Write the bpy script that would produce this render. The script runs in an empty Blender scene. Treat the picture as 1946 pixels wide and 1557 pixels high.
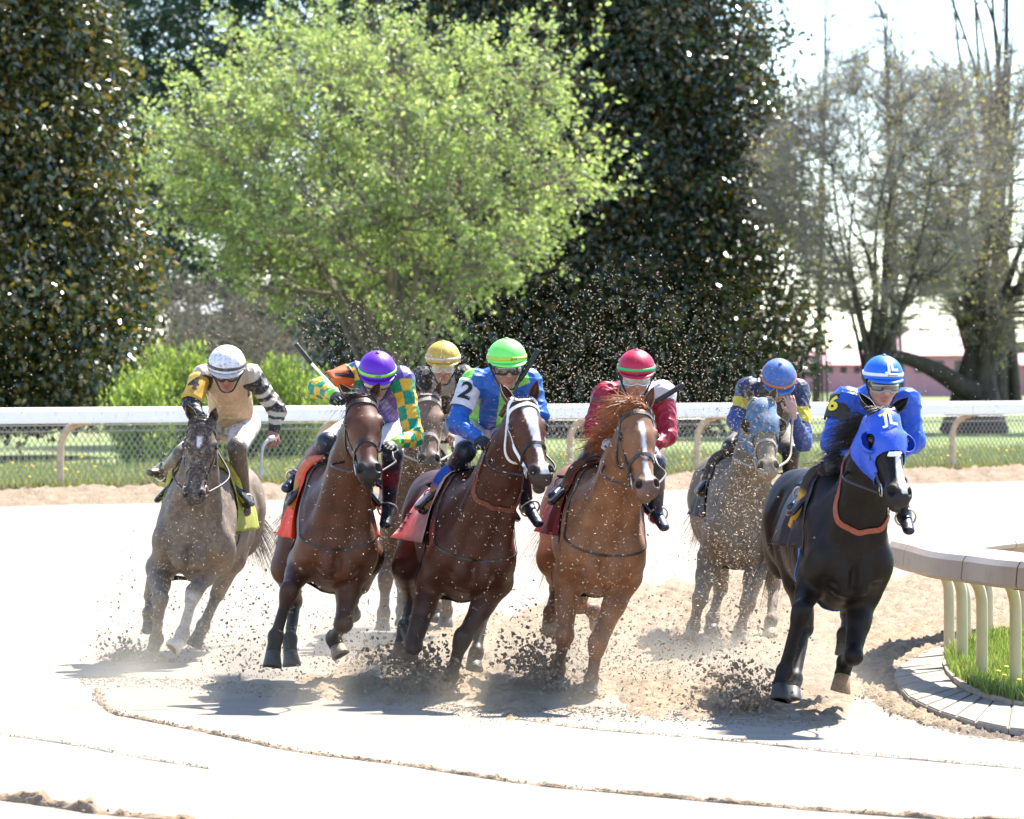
import bpy, bmesh, math, random
import numpy as np
from mathutils import Vector, Matrix
from mathutils.bvhtree import BVHTree

random.seed(7)
RNG = np.random.default_rng(7)
SC = bpy.context.scene
COL = SC.collection

# ------------------------------------------------------------------ camera
FPX = 8000.0            # focal length in pixels of the 1946 px wide photograph
CAMZ = 2.0
HOR = 705.0             # image row of the horizon
cam_d = bpy.data.cameras.new('camera')
cam = bpy.data.objects.new('camera', cam_d)
COL.objects.link(cam)
cam.location = (0, 0, CAMZ)
cam.rotation_euler = (math.radians(90), 0, 0)
cam_d.sensor_width = 36
cam_d.lens = 36 * FPX / 1946
cam_d.shift_y = -(778.5 - HOR) / 1946
cam_d.clip_start = 0.5
cam_d.clip_end = 6000
cam_d.dof.use_dof = True
cam_d.dof.focus_distance = 25.6
cam_d.dof.aperture_fstop = 5.6
SC.camera = cam

# ------------------------------------------------------------------ sky, sun, exposure
SUN_EL, SUN_AZ = math.radians(56), math.radians(38)
sdir = Vector((math.sin(SUN_AZ) * math.cos(SUN_EL), math.cos(SUN_AZ) * math.cos(SUN_EL), math.sin(SUN_EL)))
world = bpy.data.worlds.new('World')
SC.world = world
world.use_nodes = True
wn = world.node_tree.nodes
sky = wn.new('ShaderNodeTexSky')
sky.sky_type = 'NISHITA'
sky.sun_disc = False
sky.sun_elevation = SUN_EL
sky.sun_rotation = SUN_AZ
sky.dust_density = 0.3
sky.altitude = 1500
world.node_tree.links.new(sky.outputs[0], wn['Background'].inputs[0])
wn['Background'].inputs[1].default_value = 0.115
sun_d = bpy.data.lights.new('sun', 'SUN')
sun_d.energy = 4.4
sun_d.angle = math.radians(0.5)
sun_d.color = (1.0, 0.95, 0.87)
sun = bpy.data.objects.new('sun', sun_d)
COL.objects.link(sun)
sun.location = (20, 30, 40)
sun.rotation_euler = sdir.to_track_quat('Z', 'Y').to_euler()
SC.view_settings.view_transform = 'Standard'
SC.view_settings.look = 'None'
SC.view_settings.gamma = 1
SC.view_settings.use_curve_mapping = False
SC.view_settings.exposure = 2.0
SC.render.engine = 'CYCLES'
SC.cycles.sample_clamp_indirect = 6
SC.cycles.sample_clamp_direct = 12
SC.cycles.max_bounces = 8
SC.cycles.transparent_max_bounces = 12
SC.cycles.use_denoising = True

# ------------------------------------------------------------------ helpers
def A(*v):
    return np.array(v, dtype=float)

def nrm(v):
    v = np.asarray(v, float)
    return v / (np.linalg.norm(v) + 1e-12)

def P(px, py, Y):
    """the place in the world at depth Y that photograph pixel (px, py) shows"""
    return A((px - 973.0) * Y / FPX, Y, CAMZ - (py - HOR) * Y / FPX)

def wloc(o):
    t = Vector((0, 0, 0))
    while o is not None:
        t += o.location
        o = o.parent
    return t

def tag(o, label=None, cat=None, group=None, kind=None):
    if label: o['label'] = label
    if cat: o['category'] = cat
    if group: o['group'] = group
    if kind: o['kind'] = kind
    return o

def thing(name, loc, label, cat, group=None):
    o = bpy.data.objects.new(name, None)
    COL.objects.link(o)
    o.location = loc
    o.empty_display_size = 0.2
    return tag(o, label, cat, group)

def mesh_data(name, V, F, mats, col=None, smooth=True, fmat=None):
    V = np.asarray(V, dtype=np.float32)
    me = bpy.data.meshes.new(name)
    if isinstance(F, np.ndarray):
        n, k = F.shape
        me.vertices.add(len(V)); me.vertices.foreach_set('co', V.ravel())
        me.loops.add(n * k); me.loops.foreach_set('vertex_index', F.astype(np.int32).ravel())
        me.polygons.add(n); me.polygons.foreach_set('loop_start', np.arange(0, n * k, k, dtype=np.int32))
        me.update(calc_edges=True)
    else:
        me.from_pydata([tuple(map(float, v)) for v in V], [], [tuple(int(i) for i in f) for f in F])
    for m in (mats if isinstance(mats, (list, tuple)) else [mats]):
        me.materials.append(m)
    if col is not None:
        col = np.asarray(col, np.float32)
        if col.shape[1] == 3:
            col = np.concatenate([col, np.ones((len(col), 1), np.float32)], 1)
        at = me.color_attributes.new('Col', 'FLOAT_COLOR', 'POINT')
        at.data.foreach_set('color', col.ravel())
    if fmat is not None:
        me.polygons.foreach_set('material_index', np.asarray(fmat, np.int32))
    me.polygons.foreach_set('use_smooth', np.full(len(me.polygons), bool(smooth)))
    me.update()
    return me

def obj(name, V, F, mats, parent=None, col=None, smooth=True, fmat=None, loc=None):
    """one mesh object from world coordinates, hung under its parent"""
    V = np.asarray(V, float)
    base = wloc(parent) if parent is not None else Vector((0, 0, 0))
    if parent is None and loc is not None:
        base = Vector(loc)
    me = mesh_data(name, V - np.array(base), F, mats, col, smooth, fmat)
    o = bpy.data.objects.new(name, me)
    COL.objects.link(o)
    if parent is not None:
        o.parent = parent
    elif loc is not None:
        o.location = loc
    return o

class MB:
    """collects shapes for one mesh"""
    def __init__(s): s.V, s.F, s.C = [], [], []
    def add(s, V, F, c=None):
        b = len(s.V)
        s.V.extend([tuple(v) for v in V])
        s.F.extend([tuple(i + b for i in f) for f in F])
        s.C.extend([c if c is not None else (1, 1, 1)] * len(V))
    def build(s, name, mats, parent=None, smooth=False, col=False, loc=None):
        return obj(name, np.array(s.V), s.F, mats, parent, np.array(s.C) if col else None, smooth, None, loc)

def tube(path, r, n=8, caps=True):
    path = [np.asarray(p, float) for p in path]
    rs = r if hasattr(r, '__len__') else [r] * len(path)
    V, F = [], []
    up = None
    for i, p in enumerate(path):
        t = nrm(path[min(i + 1, len(path) - 1)] - path[max(i - 1, 0)])
        if up is None:
            up = nrm(np.cross(t, A(0, 0, 1) if abs(t[2]) < .9 else A(1, 0, 0)))
        up = nrm(up - t * np.dot(up, t))
        w = np.cross(t, up)
        for k in range(n):
            a = 2 * math.pi * k / n
            V.append(p + rs[i] * (math.cos(a) * up + math.sin(a) * w))
    for i in range(len(path) - 1):
        for k in range(n):
            F.append((i * n + k, i * n + (k + 1) % n, (i + 1) * n + (k + 1) % n, (i + 1) * n + k))
    if caps:
        F.append(tuple(range(n - 1, -1, -1)))
        F.append(tuple((len(path) - 1) * n + k for k in range(n)))
    return V, F

def box(c, ax, h):
    """box: centre, three axis vectors, half sizes"""
    V = [np.asarray(c) + sx * h[0] * np.asarray(ax[0]) + sy * h[1] * np.asarray(ax[1]) + sz * h[2] * np.asarray(ax[2])
         for sx in (-1, 1) for sy in (-1, 1) for sz in (-1, 1)]
    F = [(0, 1, 3, 2), (4, 6, 7, 5), (0, 4, 5, 1), (2, 3, 7, 6), (0, 2, 6, 4), (1, 5, 7, 3)]
    return V, F

def catmull(pts, n=8, closed=False):
    pts = [np.asarray(p, float) for p in pts]
    m = len(pts)
    out = []
    rng = m if closed else m - 1
    for i in range(rng):
        if closed:
            p0, p1, p2, p3 = pts[(i - 1) % m], pts[i], pts[(i + 1) % m], pts[(i + 2) % m]
        else:
            p0, p1, p2, p3 = pts[max(i - 1, 0)], pts[i], pts[i + 1], pts[min(i + 2, m - 1)]
        for k in range(n):
            t = k / n
            out.append(.5 * ((2 * p1) + (-p0 + p2) * t + (2 * p0 - 5 * p1 + 4 * p2 - p3) * t * t + (-p0 + 3 * p1 - 3 * p2 + p3) * t ** 3))
    if not closed:
        out.append(pts[-1])
    return out

def wob(V, amp, freq, seed=0, n=5):
    """smooth pseudo noise from a few plane waves, one value per point"""
    r = np.random.default_rng(seed)
    s = np.zeros(len(V))
    for i in range(n):
        d = nrm(r.normal(size=3)) * freq * (1 + .6 * r.random())
        s += np.sin(V @ d + r.random() * 6.28)
    return amp * s / n

# ------------------------------------------------------------------ materials
def mat(name, color=(.5, .5, .5), rough=.6, spec=.5, metal=0, attr=False, noise=None, bump=None, coat=0, sheen=0, trans=0, mud=None):
    m = bpy.data.materials.new(name)
    m.use_nodes = True
    nt = m.node_tree
    N, L = nt.nodes, nt.links
    b = N['Principled BSDF']
    b.inputs['Roughness'].default_value = rough
    b.inputs['Specular IOR Level'].default_value = spec
    b.inputs['Metallic'].default_value = metal
    b.inputs['Coat Weight'].default_value = coat
    b.inputs['Sheen Weight'].default_value = sheen
    b.inputs['Transmission Weight'].default_value = trans
    tc = N.new('ShaderNodeTexCoord')
    if attr:
        at = N.new('ShaderNodeAttribute'); at.attribute_name = 'Col'
        src = at.outputs['Color']
    else:
        rg = N.new('ShaderNodeRGB'); rg.outputs[0].default_value = (*color, 1)
        src = rg.outputs[0]
    if noise:                                  # (scale, amount): light and dark grain
        nz = N.new('ShaderNodeTexNoise'); nz.inputs['Scale'].default_value = noise[0]; nz.inputs['Detail'].default_value = 6
        L.new(tc.outputs['Object'], nz.inputs['Vector'])
        mr = N.new('ShaderNodeMapRange'); mr.inputs['From Min'].default_value = .3; mr.inputs['From Max'].default_value = .7
        mr.inputs['To Min'].default_value = 1 - noise[1]; mr.inputs['To Max'].default_value = 1 + noise[1]
        L.new(nz.outputs['Fac'], mr.inputs['Value'])
        mx = N.new('ShaderNodeMix'); mx.data_type = 'RGBA'; mx.blend_type = 'MULTIPLY'; mx.inputs['Factor'].default_value = 1
        L.new(src, mx.inputs['A']); L.new(mr.outputs[0], mx.inputs['B'])
        src = mx.outputs['Result']
    if mud:                                    # (colour, coverage, scale): dried splashes
        n2 = N.new('ShaderNodeTexNoise'); n2.inputs['Scale'].default_value = mud[2]; n2.inputs['Detail'].default_value = 8; n2.inputs['Roughness'].default_value = .75
        L.new(tc.outputs['Object'], n2.inputs['Vector'])
        m2 = N.new('ShaderNodeMapRange'); m2.inputs['From Min'].default_value = .62 - .3 * mud[1]; m2.inputs['From Max'].default_value = .78 - .3 * mud[1]
        L.new(n2.outputs['Fac'], m2.inputs['Value'])
        mm = N.new('ShaderNodeMix'); mm.data_type = 'RGBA'
        L.new(m2.outputs[0], mm.inputs['Factor']); L.new(src, mm.inputs['A']); mm.inputs['B'].default_value = (*mud[0], 1)
        src = mm.outputs['Result']
        mr2 = N.new('ShaderNodeMapRange'); mr2.inputs['To Min'].default_value = rough; mr2.inputs['To Max'].default_value = .9
        L.new(m2.outputs[0], mr2.inputs['Value']); L.new(mr2.outputs[0], b.inputs['Roughness'])
    L.new(src, b.inputs['Base Color'])
    if bump:                                   # (scale, strength, distance)
        nb = N.new('ShaderNodeTexNoise'); nb.inputs['Scale'].default_value = bump[0]; nb.inputs['Detail'].default_value = 5
        L.new(tc.outputs['Object'], nb.inputs['Vector'])
        bp = N.new('ShaderNodeBump'); bp.inputs['Strength'].default_value = bump[1]; bp.inputs['Distance'].default_value = bump[2]
        L.new(nb.outputs['Fac'], bp.inputs['Height']); L.new(bp.outputs[0], b.inputs['Normal'])
    return m

def leaf_mat(name, rough, spec, transl, tint=(1, 1, 1)):
    m = bpy.data.materials.new(name); m.use_nodes = True
    N, L = m.node_tree.nodes, m.node_tree.links
    b = N['Principled BSDF']; b.inputs['Roughness'].default_value = rough; b.inputs['Specular IOR Level'].default_value = spec
    at = N.new('ShaderNodeAttribute'); at.attribute_name = 'Col'
    L.new(at.outputs['Color'], b.inputs['Base Color'])
    tr = N.new('ShaderNodeBsdfTranslucent')
    mx = N.new('ShaderNodeMix'); mx.data_type = 'RGBA'; mx.blend_type = 'MULTIPLY'; mx.inputs['Factor'].default_value = 1
    L.new(at.outputs['Color'], mx.inputs['A']); mx.inputs['B'].default_value = (*tint, 1)
    L.new(mx.outputs['Result'], tr.inputs['Color'])
    ms = N.new('ShaderNodeMixShader'); ms.inputs[0].default_value = transl
    L.new(b.outputs[0], ms.inputs[1]); L.new(tr.outputs[0], ms.inputs[2])
    L.new(ms.outputs[0], N['Material Output'].inputs['Surface'])
    return m

# ------------------------------------------------------------------ smooth solids (distance fields meshed by surface nets)
class Solid:
    def __init__(s): s.pr = []
    def cap(s, a, b, ra, rb, side=None, k=.03, c=0, sub=False):
        """tapered limb from a to b; a radius is one number or (sideways, front to back)"""
        s.pr.append(dict(kind='c', a=np.asarray(a, float), b=np.asarray(b, float),
                         ra=ra if hasattr(ra, '__len__') else (ra, ra), rb=rb if hasattr(rb, '__len__') else (rb, rb), side=side, k=k, c=c, sub=sub))
    def ell(s, ctr, ax, r, k=.03, c=0, sub=False):
        s.pr.append(dict(kind='e', a=np.asarray(ctr, float), ax=np.asarray(ax, float), r=np.asarray(r, float), k=k, c=c, sub=sub))
    @staticmethod
    def bounds(p):
        if p['kind'] == 'c':
            ra, rb = max(p['ra']), max(p['rb'])
            return np.minimum(p['a'] - ra, p['b'] - rb), np.maximum(p['a'] + ra, p['b'] + rb)
        r = p['r'].max()
        return p['a'] - r, p['a'] + r
    @staticmethod
    def dist(p, X):
        if p['kind'] == 'e':
            q = (X - p['a']) @ p['ax'].T
            k0 = np.sqrt(((q / p['r']) ** 2).sum(-1)) + 1e-9
            k1 = np.sqrt(((q / p['r'] ** 2) ** 2).sum(-1)) + 1e-9
            return k0 * (k0 - 1) / k1
        a, b = p['a'], p['b']
        d = b - a
        L = np.linalg.norm(d) + 1e-9
        u = d / L
        q = X - a
        h = q @ u
        t = np.clip(h / L, 0, 1)
        if p['ra'][0] == p['ra'][1] and p['rb'][0] == p['rb'][1]:
            w = q - (t * L)[..., None] * u
            return np.sqrt((w ** 2).sum(-1)) - (p['ra'][0] + (p['rb'][0] - p['ra'][0]) * t)
        sd = np.asarray(p['side'], float)
        sd = nrm(sd - u * np.dot(sd, u))
        nn = np.cross(u, sd)
        r1 = p['ra'][0] + (p['rb'][0] - p['ra'][0]) * t
        r2 = p['ra'][1] + (p['rb'][1] - p['ra'][1]) * t
        r3 = np.minimum(r1, r2)
        x, y, z = q @ sd, q @ nn, h - t * L
        k0 = np.sqrt((x / r1) ** 2 + (y / r2) ** 2 + (z / r3) ** 2) + 1e-9
        k1 = np.sqrt((x / r1 ** 2) ** 2 + (y / r2 ** 2) ** 2 + (z / r3 ** 2) ** 2) + 1e-9
        return k0 * (k0 - 1) / k1
    def mesh(s, h, colors=None, sig=.008):
        lo = np.min([s.bounds(p)[0] for p in s.pr if not p['sub']], 0) - 3 * h
        hi = np.max([s.bounds(p)[1] for p in s.pr if not p['sub']], 0) + 3 * h
        n = np.ceil((hi - lo) / h).astype(int) + 1
        D = np.full(n, .2, np.float32)
        for p in s.pr:
            bl, bh = s.bounds(p)
            m = p['k'] + 2 * h
            i0 = np.clip(np.floor((bl - m - lo) / h).astype(int), 0, n)
            i1 = np.clip(np.ceil((bh + m - lo) / h).astype(int) + 1, 0, n)
            if np.any(i1 <= i0): continue
            g = np.stack(np.meshgrid(*[lo[j] + h * np.arange(i0[j], i1[j]) for j in range(3)], indexing='ij'), -1)
            d = s.dist(p, g)
            sl = tuple(slice(i0[j], i1[j]) for j in range(3))
            e = D[sl]
            k = p['k']
            if p['sub']:
                d = -d
                hh = np.maximum(k - np.abs(e - d), 0) / k
                D[sl] = np.maximum(e, d) + hh * hh * k * .25
            else:
                hh = np.maximum(k - np.abs(e - d), 0) / k
                D[sl] = np.minimum(e, d) - hh * hh * k * .25
        V, F = nets(D, lo, h)
        C = None
        if colors is not None:
            W = np.zeros(len(V)); C = np.zeros((len(V), 3))
            for p in s.pr:
                if p['sub']: continue
                w = np.exp(-np.clip(s.dist(p, V), -.02, .5) / sig)
                W += w; C += w[:, None] * np.asarray(colors[p['c']])
            C /= W[:, None] + 1e-30
        return V, F, C

def nets(D, lo, h):
    S = D < 0
    nx, ny, nz = D.shape
    cn = np.zeros((nx - 1, ny - 1, nz - 1), np.int8)
    cs = [(i, j, k) for i in (0, 1) for j in (0, 1) for k in (0, 1)]
    view = lambda M, c: M[c[0]:nx - 1 + c[0], c[1]:ny - 1 + c[1], c[2]:nz - 1 + c[2]]
    for c in cs: cn += view(S, c)
    act = (cn > 0) & (cn < 8)
    ijk = np.argwhere(act)
    idx = np.full(act.shape, -1, np.int32)
    idx[act] = np.arange(len(ijk))
    acc = np.zeros((len(ijk), 3)); cnt = np.zeros(len(ijk))
    val = {c: D[ijk[:, 0] + c[0], ijk[:, 1] + c[1], ijk[:, 2] + c[2]].astype(float) for c in cs}
    for c in cs:
        for ax in range(3):
            if c[ax] == 0:
                e = list(c); e[ax] = 1; e = tuple(e)
                a, b = val[c], val[e]
                m = (a < 0) != (b < 0)
                t = a[m] / (a[m] - b[m])
                q = np.tile(np.array(c, float), (m.sum(), 1)); q[:, ax] += t
                acc[m] += q; cnt[m] += 1
    V = (ijk + acc / cnt[:, None]) * h + lo
    Fs = []
    for ax in range(3):
        o1, o2 = [(1, 2), (2, 0), (0, 1)][ax]
        a = S.take(range(S.shape[ax] - 1), ax); b = S.take(range(1, S.shape[ax]), ax)
        ch = np.argwhere(a != b)
        ok = (ch[:, o1] > 0) & (ch[:, o2] > 0) & (ch[:, o1] < D.shape[o1] - 1) & (ch[:, o2] < D.shape[o2] - 1)
        ch = ch[ok]
        sg = a[tuple(ch.T)]
        def cell(d1, d2):
            q = ch.copy(); q[:, o1] += d1; q[:, o2] += d2
            return idx[tuple(q.T)]
        q = np.stack([cell(-1, -1), cell(0, -1), cell(0, 0), cell(-1, 0)], 1)
        q[~sg] = q[~sg][:, ::-1]
        Fs.append(q)
    return V, np.concatenate(Fs)

def normals(V, F):
    a, b, c = V[F[:, 0]], V[F[:, 1]], V[F[:, 2]]
    fn = np.cross(b - a, c - a)
    N = np.zeros_like(V)
    for j in range(F.shape[1]):
        np.add.at(N, F[:, j], fn)
    return N / (np.linalg.norm(N, axis=1)[:, None] + 1e-12)

def bvh_of(V, F):
    return BVHTree.FromPolygons([Vector(v) for v in V], [tuple(int(i) for i in f) for f in F])

def ribbon(bvh, pts, w, th=.005, off=.003, closed=False, n=7, project=True):
    """a flat strap laid on a surface along a path"""
    path = catmull(pts, n, closed)
    Pn = []
    for p in path:
        if project:
            loc, no, _, _ = bvh.find_nearest(Vector(p))
            Pn.append((np.array(loc), np.array(no)))
        else:
            Pn.append((np.asarray(p), None))
    # even out the path after projection
    for _ in range(2):
        q = [x[0] for x in Pn]
        m = len(q)
        for i in range(m):
            if closed or 0 < i < m - 1:
                Pn[i] = (.5 * q[i] + .25 * (q[(i - 1) % m] + q[(i + 1) % m]), Pn[i][1])
    V, F = [], []
    m = len(Pn)
    for i, (p, no) in enumerate(Pn):
        t = nrm(Pn[(i + 1) % m if closed else min(i + 1, m - 1)][0] - Pn[(i - 1) % m if closed else max(i - 1, 0)][0])
        if no is None: no = nrm(np.cross(t, np.cross(A(0, -1, .3), t)))
        s = nrm(np.cross(t, no)); no = np.cross(s, t)
        b = p + no * off
        V += [b - s * w / 2, b + s * w / 2, b + s * w / 2 + no * th, b - s * w / 2 + no * th]
    for i in range(m if closed else m - 1):
        j = (i + 1) % m
        for k in range(4):
            F.append((i * 4 + k, i * 4 + (k + 1) % 4, j * 4 + (k + 1) % 4, j * 4 + k))
    if not closed:
        F += [(3, 2, 1, 0), tuple(4 * (m - 1) + k for k in range(4))]
    return V, F

def text_shape(s, size, bold=0.0):
    """flat lettering as mesh, centred on the origin"""
    cu = bpy.data.curves.new('lettering', 'FONT')
    cu.body = s; cu.size = size; cu.align_x = 'CENTER'; cu.align_y = 'CENTER'; cu.offset = bold; cu.resolution_u = 3
    o = bpy.data.objects.new('lettering', cu)
    COL.objects.link(o)
    dg = bpy.context.evaluated_depsgraph_get()
    me = bpy.data.meshes.new_from_object(o.evaluated_get(dg))
    bm = bmesh.new(); bm.from_mesh(me)
    bmesh.ops.triangulate(bm, faces=bm.faces[:])
    bmesh.ops.subdivide_edges(bm, edges=[e for e in bm.edges if e.calc_length() > size * .2], cuts=2)
    V = [np.array(v.co) for v in bm.verts]
    F = [tuple(v.index for v in f.verts) for f in bm.faces]
    bm.verts.index_update()
    bm.free()
    bpy.data.objects.remove(o); bpy.data.curves.remove(cu); bpy.data.meshes.remove(me)
    return V, F

def hair(roots, dirs, length, sag, jit, width, seed, segs=5, clump=0):
    """strands of hair as slim three-sided tapers"""
    r = np.random.default_rng(seed)
    mb = MB()
    for p, d in zip(roots, dirs):
        L = length * (.55 + .7 * r.random())
        d = nrm(np.asarray(d) + r.normal(size=3) * jit)
        side = r.normal(size=3) * jit * 1.3
        pts, rad = [], []
        for i in range(segs + 1):
            t = i / segs
            pts.append(np.asarray(p) + d * L * t + side * L * t * t * .6 + A(0, 0, -sag) * L * t * t)
            rad.append(width * (1 - .85 * t) * (.7 + .6 * r.random()))
        mb.add(*tube(pts, rad, 3, False))
    return mb
# ------------------------------------------------------------------ horses
M_HOOF = mat('hoof_horn', attr=True, rough=.55, noise=(60, .35))
M_EYE = mat('horse_eye', (.012, .007, .005), rough=.06, spec=.6)
M_LEATHER = mat('dark_leather', (.02, .014, .011), rough=.42, noise=(90, .3))
M_BROWNLEATHER = mat('brown_leather', (.09, .035, .016), rough=.5, noise=(90, .3))
M_STEEL = mat('bit_steel', (.62, .6, .56), rough=.28, metal=1)
M_WHITEWEB = mat('white_webbing', (.78, .77, .8), rough=.6, noise=(150, .08))
M_MUDWEB = mat('muddy_webbing', (.34, .29, .24), rough=.8, noise=(120, .3))
TAN = (.33, .25, .17)

def hoof(cor, toe, parent, colr, fdir):
    ax = toe - cor
    L = min(max(np.linalg.norm(ax), .075), .11)
    ax = nrm(ax)
    fw = nrm(fdir - ax * np.dot(fdir, ax))
    sd = np.cross(ax, fw)
    V, F = [], []
    n = 14
    rows = [(-.02, .040, .0), (0, .048, .0), (.5, .056, .013), (.93, .064, .026), (1.0, .062, .027), (1.0, .045, .022)]
    for t, r, sh in rows:
        for k in range(n):
            a = 2 * math.pi * k / n
            heel = 0.82 if math.cos(a) < 0 else 1.08
            lift = 0 if math.cos(a) > 0 else -.16 * t * L * -math.cos(a)
            V.append(cor + ax * (t * L + lift) + fw * (sh + r * math.cos(a) * heel) + sd * r * .95 * math.sin(a))
    for i in range(len(rows) - 1):
        for k in range(n):
            F.append((i * n + k, (i + 1) * n + k, (i + 1) * n + (k + 1) % n, i * n + (k + 1) % n))
    F.append(tuple((len(rows) - 1) * n + k for k in range(n)))
    F.append(tuple(range(n - 1, -1, -1)))
    C = np.tile(np.array(colr), (len(V), 1))
    return obj('hoof', V, F, M_HOOF, parent, C)

def horse(S):
    Yc = S['Y']
    yaw, roll = math.radians(S.get('yaw', 0)), math.radians(S.get('roll', 0))
    f = A(math.sin(yaw), -math.cos(yaw), 0)
    l0 = A(math.cos(yaw), math.sin(yaw), 0)
    z = A(0, 0, 1)
    u = math.cos(roll) * z + math.sin(roll) * l0
    l = math.cos(roll) * l0 - math.sin(roll) * z
    pitch = math.radians(S.get('pitch', 0))
    f, u = math.cos(pitch) * f + math.sin(pitch) * u, math.cos(pitch) * u - math.sin(pitch) * f
    w = S.get('w', 1.0)
    O = P(*S['anchor'], Yc) - (.3 * f + 1.10 * u)
    HL = lambda x, y, zz: O + x * f + y * w * l + zz * u
    PD = lambda px, py, dy=0: P(px, py, Yc + dy)
    FR = np.array([f, l, u])
    sd = Solid()
    # trunk
    sd.ell(HL(-.28, 0, 1.17), FR, (.62, .238 * w, .355), k=.05)
    sd.ell(HL(.16, 0, 1.16), FR, (.31, .215 * w, .31), k=.10)
    sd.ell(HL(-.78, 0, 1.27), FR, (.45, .205 * w, .27), k=.10)
    sd.ell(HL(-.6, 0, 1.12), FR, (.42, .19 * w, .24), k=.08)
    for s in (-1, 1):
        sd.ell(HL(-1.0, s * .10, 1.28), FR, (.33, .15 * w, .28), k=.06)
        sd.ell(HL(-1.2, s * .10, 1.14), FR, (.17, .12 * w, .24), k=.08)
        # shoulder blade, point of shoulder, breast muscles
        sd.cap(HL(-.02, s * .10, 1.46), HL(.33, s * .15, 1.09), (.085, .13), (.10, .135), side=l, k=.06)
        sd.ell(HL(.37, s * .145, 1.08), FR, (.10, .08, .115), k=.05)
        sd.ell(HL(.38, s * .068, 1.01), FR, (.09, .068, .125), k=.028)
        sd.cap(HL(.30, s * .15, 1.05), HL(.14, s * .15, .94), .092, .085, k=.05)
    sd.cap(HL(.08, 0, 1.53), HL(-.3, 0, 1.49), .06, .075, k=.10)
    sd.cap(HL(-.3, 0, 1.47), HL(-1.0, 0, 1.50), .075, .07, k=.12)
    sd.cap(HL(.33, 0, .95), HL(.0, 0, .87), (.085, .08), (.12, .09), side=l, k=.07)
    # head frame
    h = S['head']
    PO, MU = PD(*h['poll']), PD(*h['lips'])
    d = nrm(MU - PO)
    Lh = np.linalg.norm(MU - PO)
    hy = math.radians(h.get('yaw', 0))
    sl = h.get('slope', 0)
    s0 = A(math.cos(hy), math.sin(hy), -sl)
    s_ = nrm(s0 - d * np.dot(s0, d))
    n_ = np.cross(d, s_)
    kk = Lh / .62
    ks = kk * h.get('wide', 1.17)
    H = lambda t, s=0, n=0: PO + d * t * kk + (s_ * s + n_ * n) * ks
    HF = np.array([d, s_, n_])
    # neck
    end = H(.07, 0, -.115)
    n0, n1 = HL(.06, 0, 1.27), HL(.26, 0, 1.30)
    mid = .5 * (n1 + end) + u * .015
    q1 = .5 * (n1 + mid); q2 = .5 * (mid + end)
    sd.cap(n0, n1, (.16 * w, .27), (.15 * w, .235), side=l, k=.12)
    sd.cap(n1, mid, (.15 * w, .235), (.112, .172), side=l, k=.06)
    sd.cap(mid, end, (.112, .172), (.092, .138), side=.5 * l + .5 * s_, k=.05)
    for s in (-1, 1):    # brachiocephalic muscle: leaves the jugular groove beside the windpipe
        sd.cap(HL(.36, s * .13, 1.10), .45 * mid + .55 * end + s * .055 * s_, .075, .05, k=.04)
    sd.cap(HL(.40, 0, 1.12), .5 * mid + .5 * end - nrm(np.cross(s_, end - n1)) * 0 + (H(.1, 0, -.2) - H(.1, 0, -.1)) * .6, .075, .055, k=.03)
    # head
    E = lambda t, s, n, rt, rs, rn, k=.02, c=1, sub=False: sd.ell(H(t, s, n), HF, np.array((rt * kk, rs * ks, rn * ks)), k * kk, c, sub)
    E(.09, 0, -.06, .12, .082, .095, .03)
    E(.19, 0, -.045, .13, .092, .075, .03)
    sd.cap(H(.2, 0, -.055), H(.50, 0, -.062), (.074 * ks, .07 * ks), (.046 * ks, .052 * ks), side=s_, k=.03, c=1)
    for s in (-1, 1):
        E(.215, s * .042, -.145, .135, .042, .10, .03)
        sd.cap(H(.30, s * .028, -.155), H(.52, s * .018, -.125), .042 * ks, .03 * ks, k=.03, c=1)
        E(.185, s * .083, -.035, .045, .026, .03, .018)           # brow
        sd.cap(H(.25, s * .072, -.07), H(.37, s * .052, -.075), .017 * kk, .01 * kk, k=.015, c=1)
        E(.553, s * .040, -.040, .046, .030, .036, .015, 2)        # nostril wing
        sd.cap(H(.045, s * .05, -.03), H(-.01, s * .062, -.02), .036 * kk, .028 * kk, k=.02, c=1)
    E(.54, 0, -.066, .085, .062, .06, .025, 2)
    E(.595, 0, -.07, .038, .056, .046, .02, 2)
    jd = h.get('mouth', 0)
    E(.585 - jd * .005, 0, -.122 - jd * .022, .045, .036, .026, .014, 2)
    if jd: sd.cap(H(.45, 0, -.13), H(.585, 0, -.143), .03 * ks, .024 * ks, k=.02, c=2)
    if jd:
        E(.61, 0, -.112, .05, .034, .011, .006, 2, True)
    for s in (-1, 1):
        E(.566, s * .052, -.014, .030, .019, .026, .007, 2, True)
        E(.198, s * .104, -.036, .027, .017, .021, .008, 1, True)
    # legs
    hf = nrm(A(f[0], f[1], -.25))
    hooves = []
    for nm, s in (('RF', -1), ('LF', 1)):
        Ej, K, Fe, Co, To = [PD(*q) for q in S[nm]]
        sd.cap(HL(.24, s * .145, 1.02), Ej, .105, .086, k=.07)
        sd.cap(Ej, Ej + .45 * (K - Ej), (.086, .104), (.070, .082), side=l, k=.05)
        sd.cap(Ej + .4 * (K - Ej), K, (.069, .078), (.049, .052), side=l, k=.03, c=3)
        dn = nrm(Fe - K)
        sd.cap(K - dn * .025, K + dn * .035, (.059, .058), (.049, .05), side=l, k=.025, c=3)
        bk = nrm(np.cross(l, dn)) * (1 if np.dot(np.cross(l, dn), f) < 0 else -1)
        if np.dot(Ej - K, bk) * 0 + abs(np.dot(dn, u)) < .3: bk = u * 1.0
        sd.cap(K, Fe, .039, .035, k=.02, c=4)
        sd.cap(K + bk * .022 + dn * .03, Fe + bk * .022, .027, .029, k=.012, c=4)
        sd.ell(Fe, np.eye(3), (.05, .052, .052), k=.02, c=4)
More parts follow.
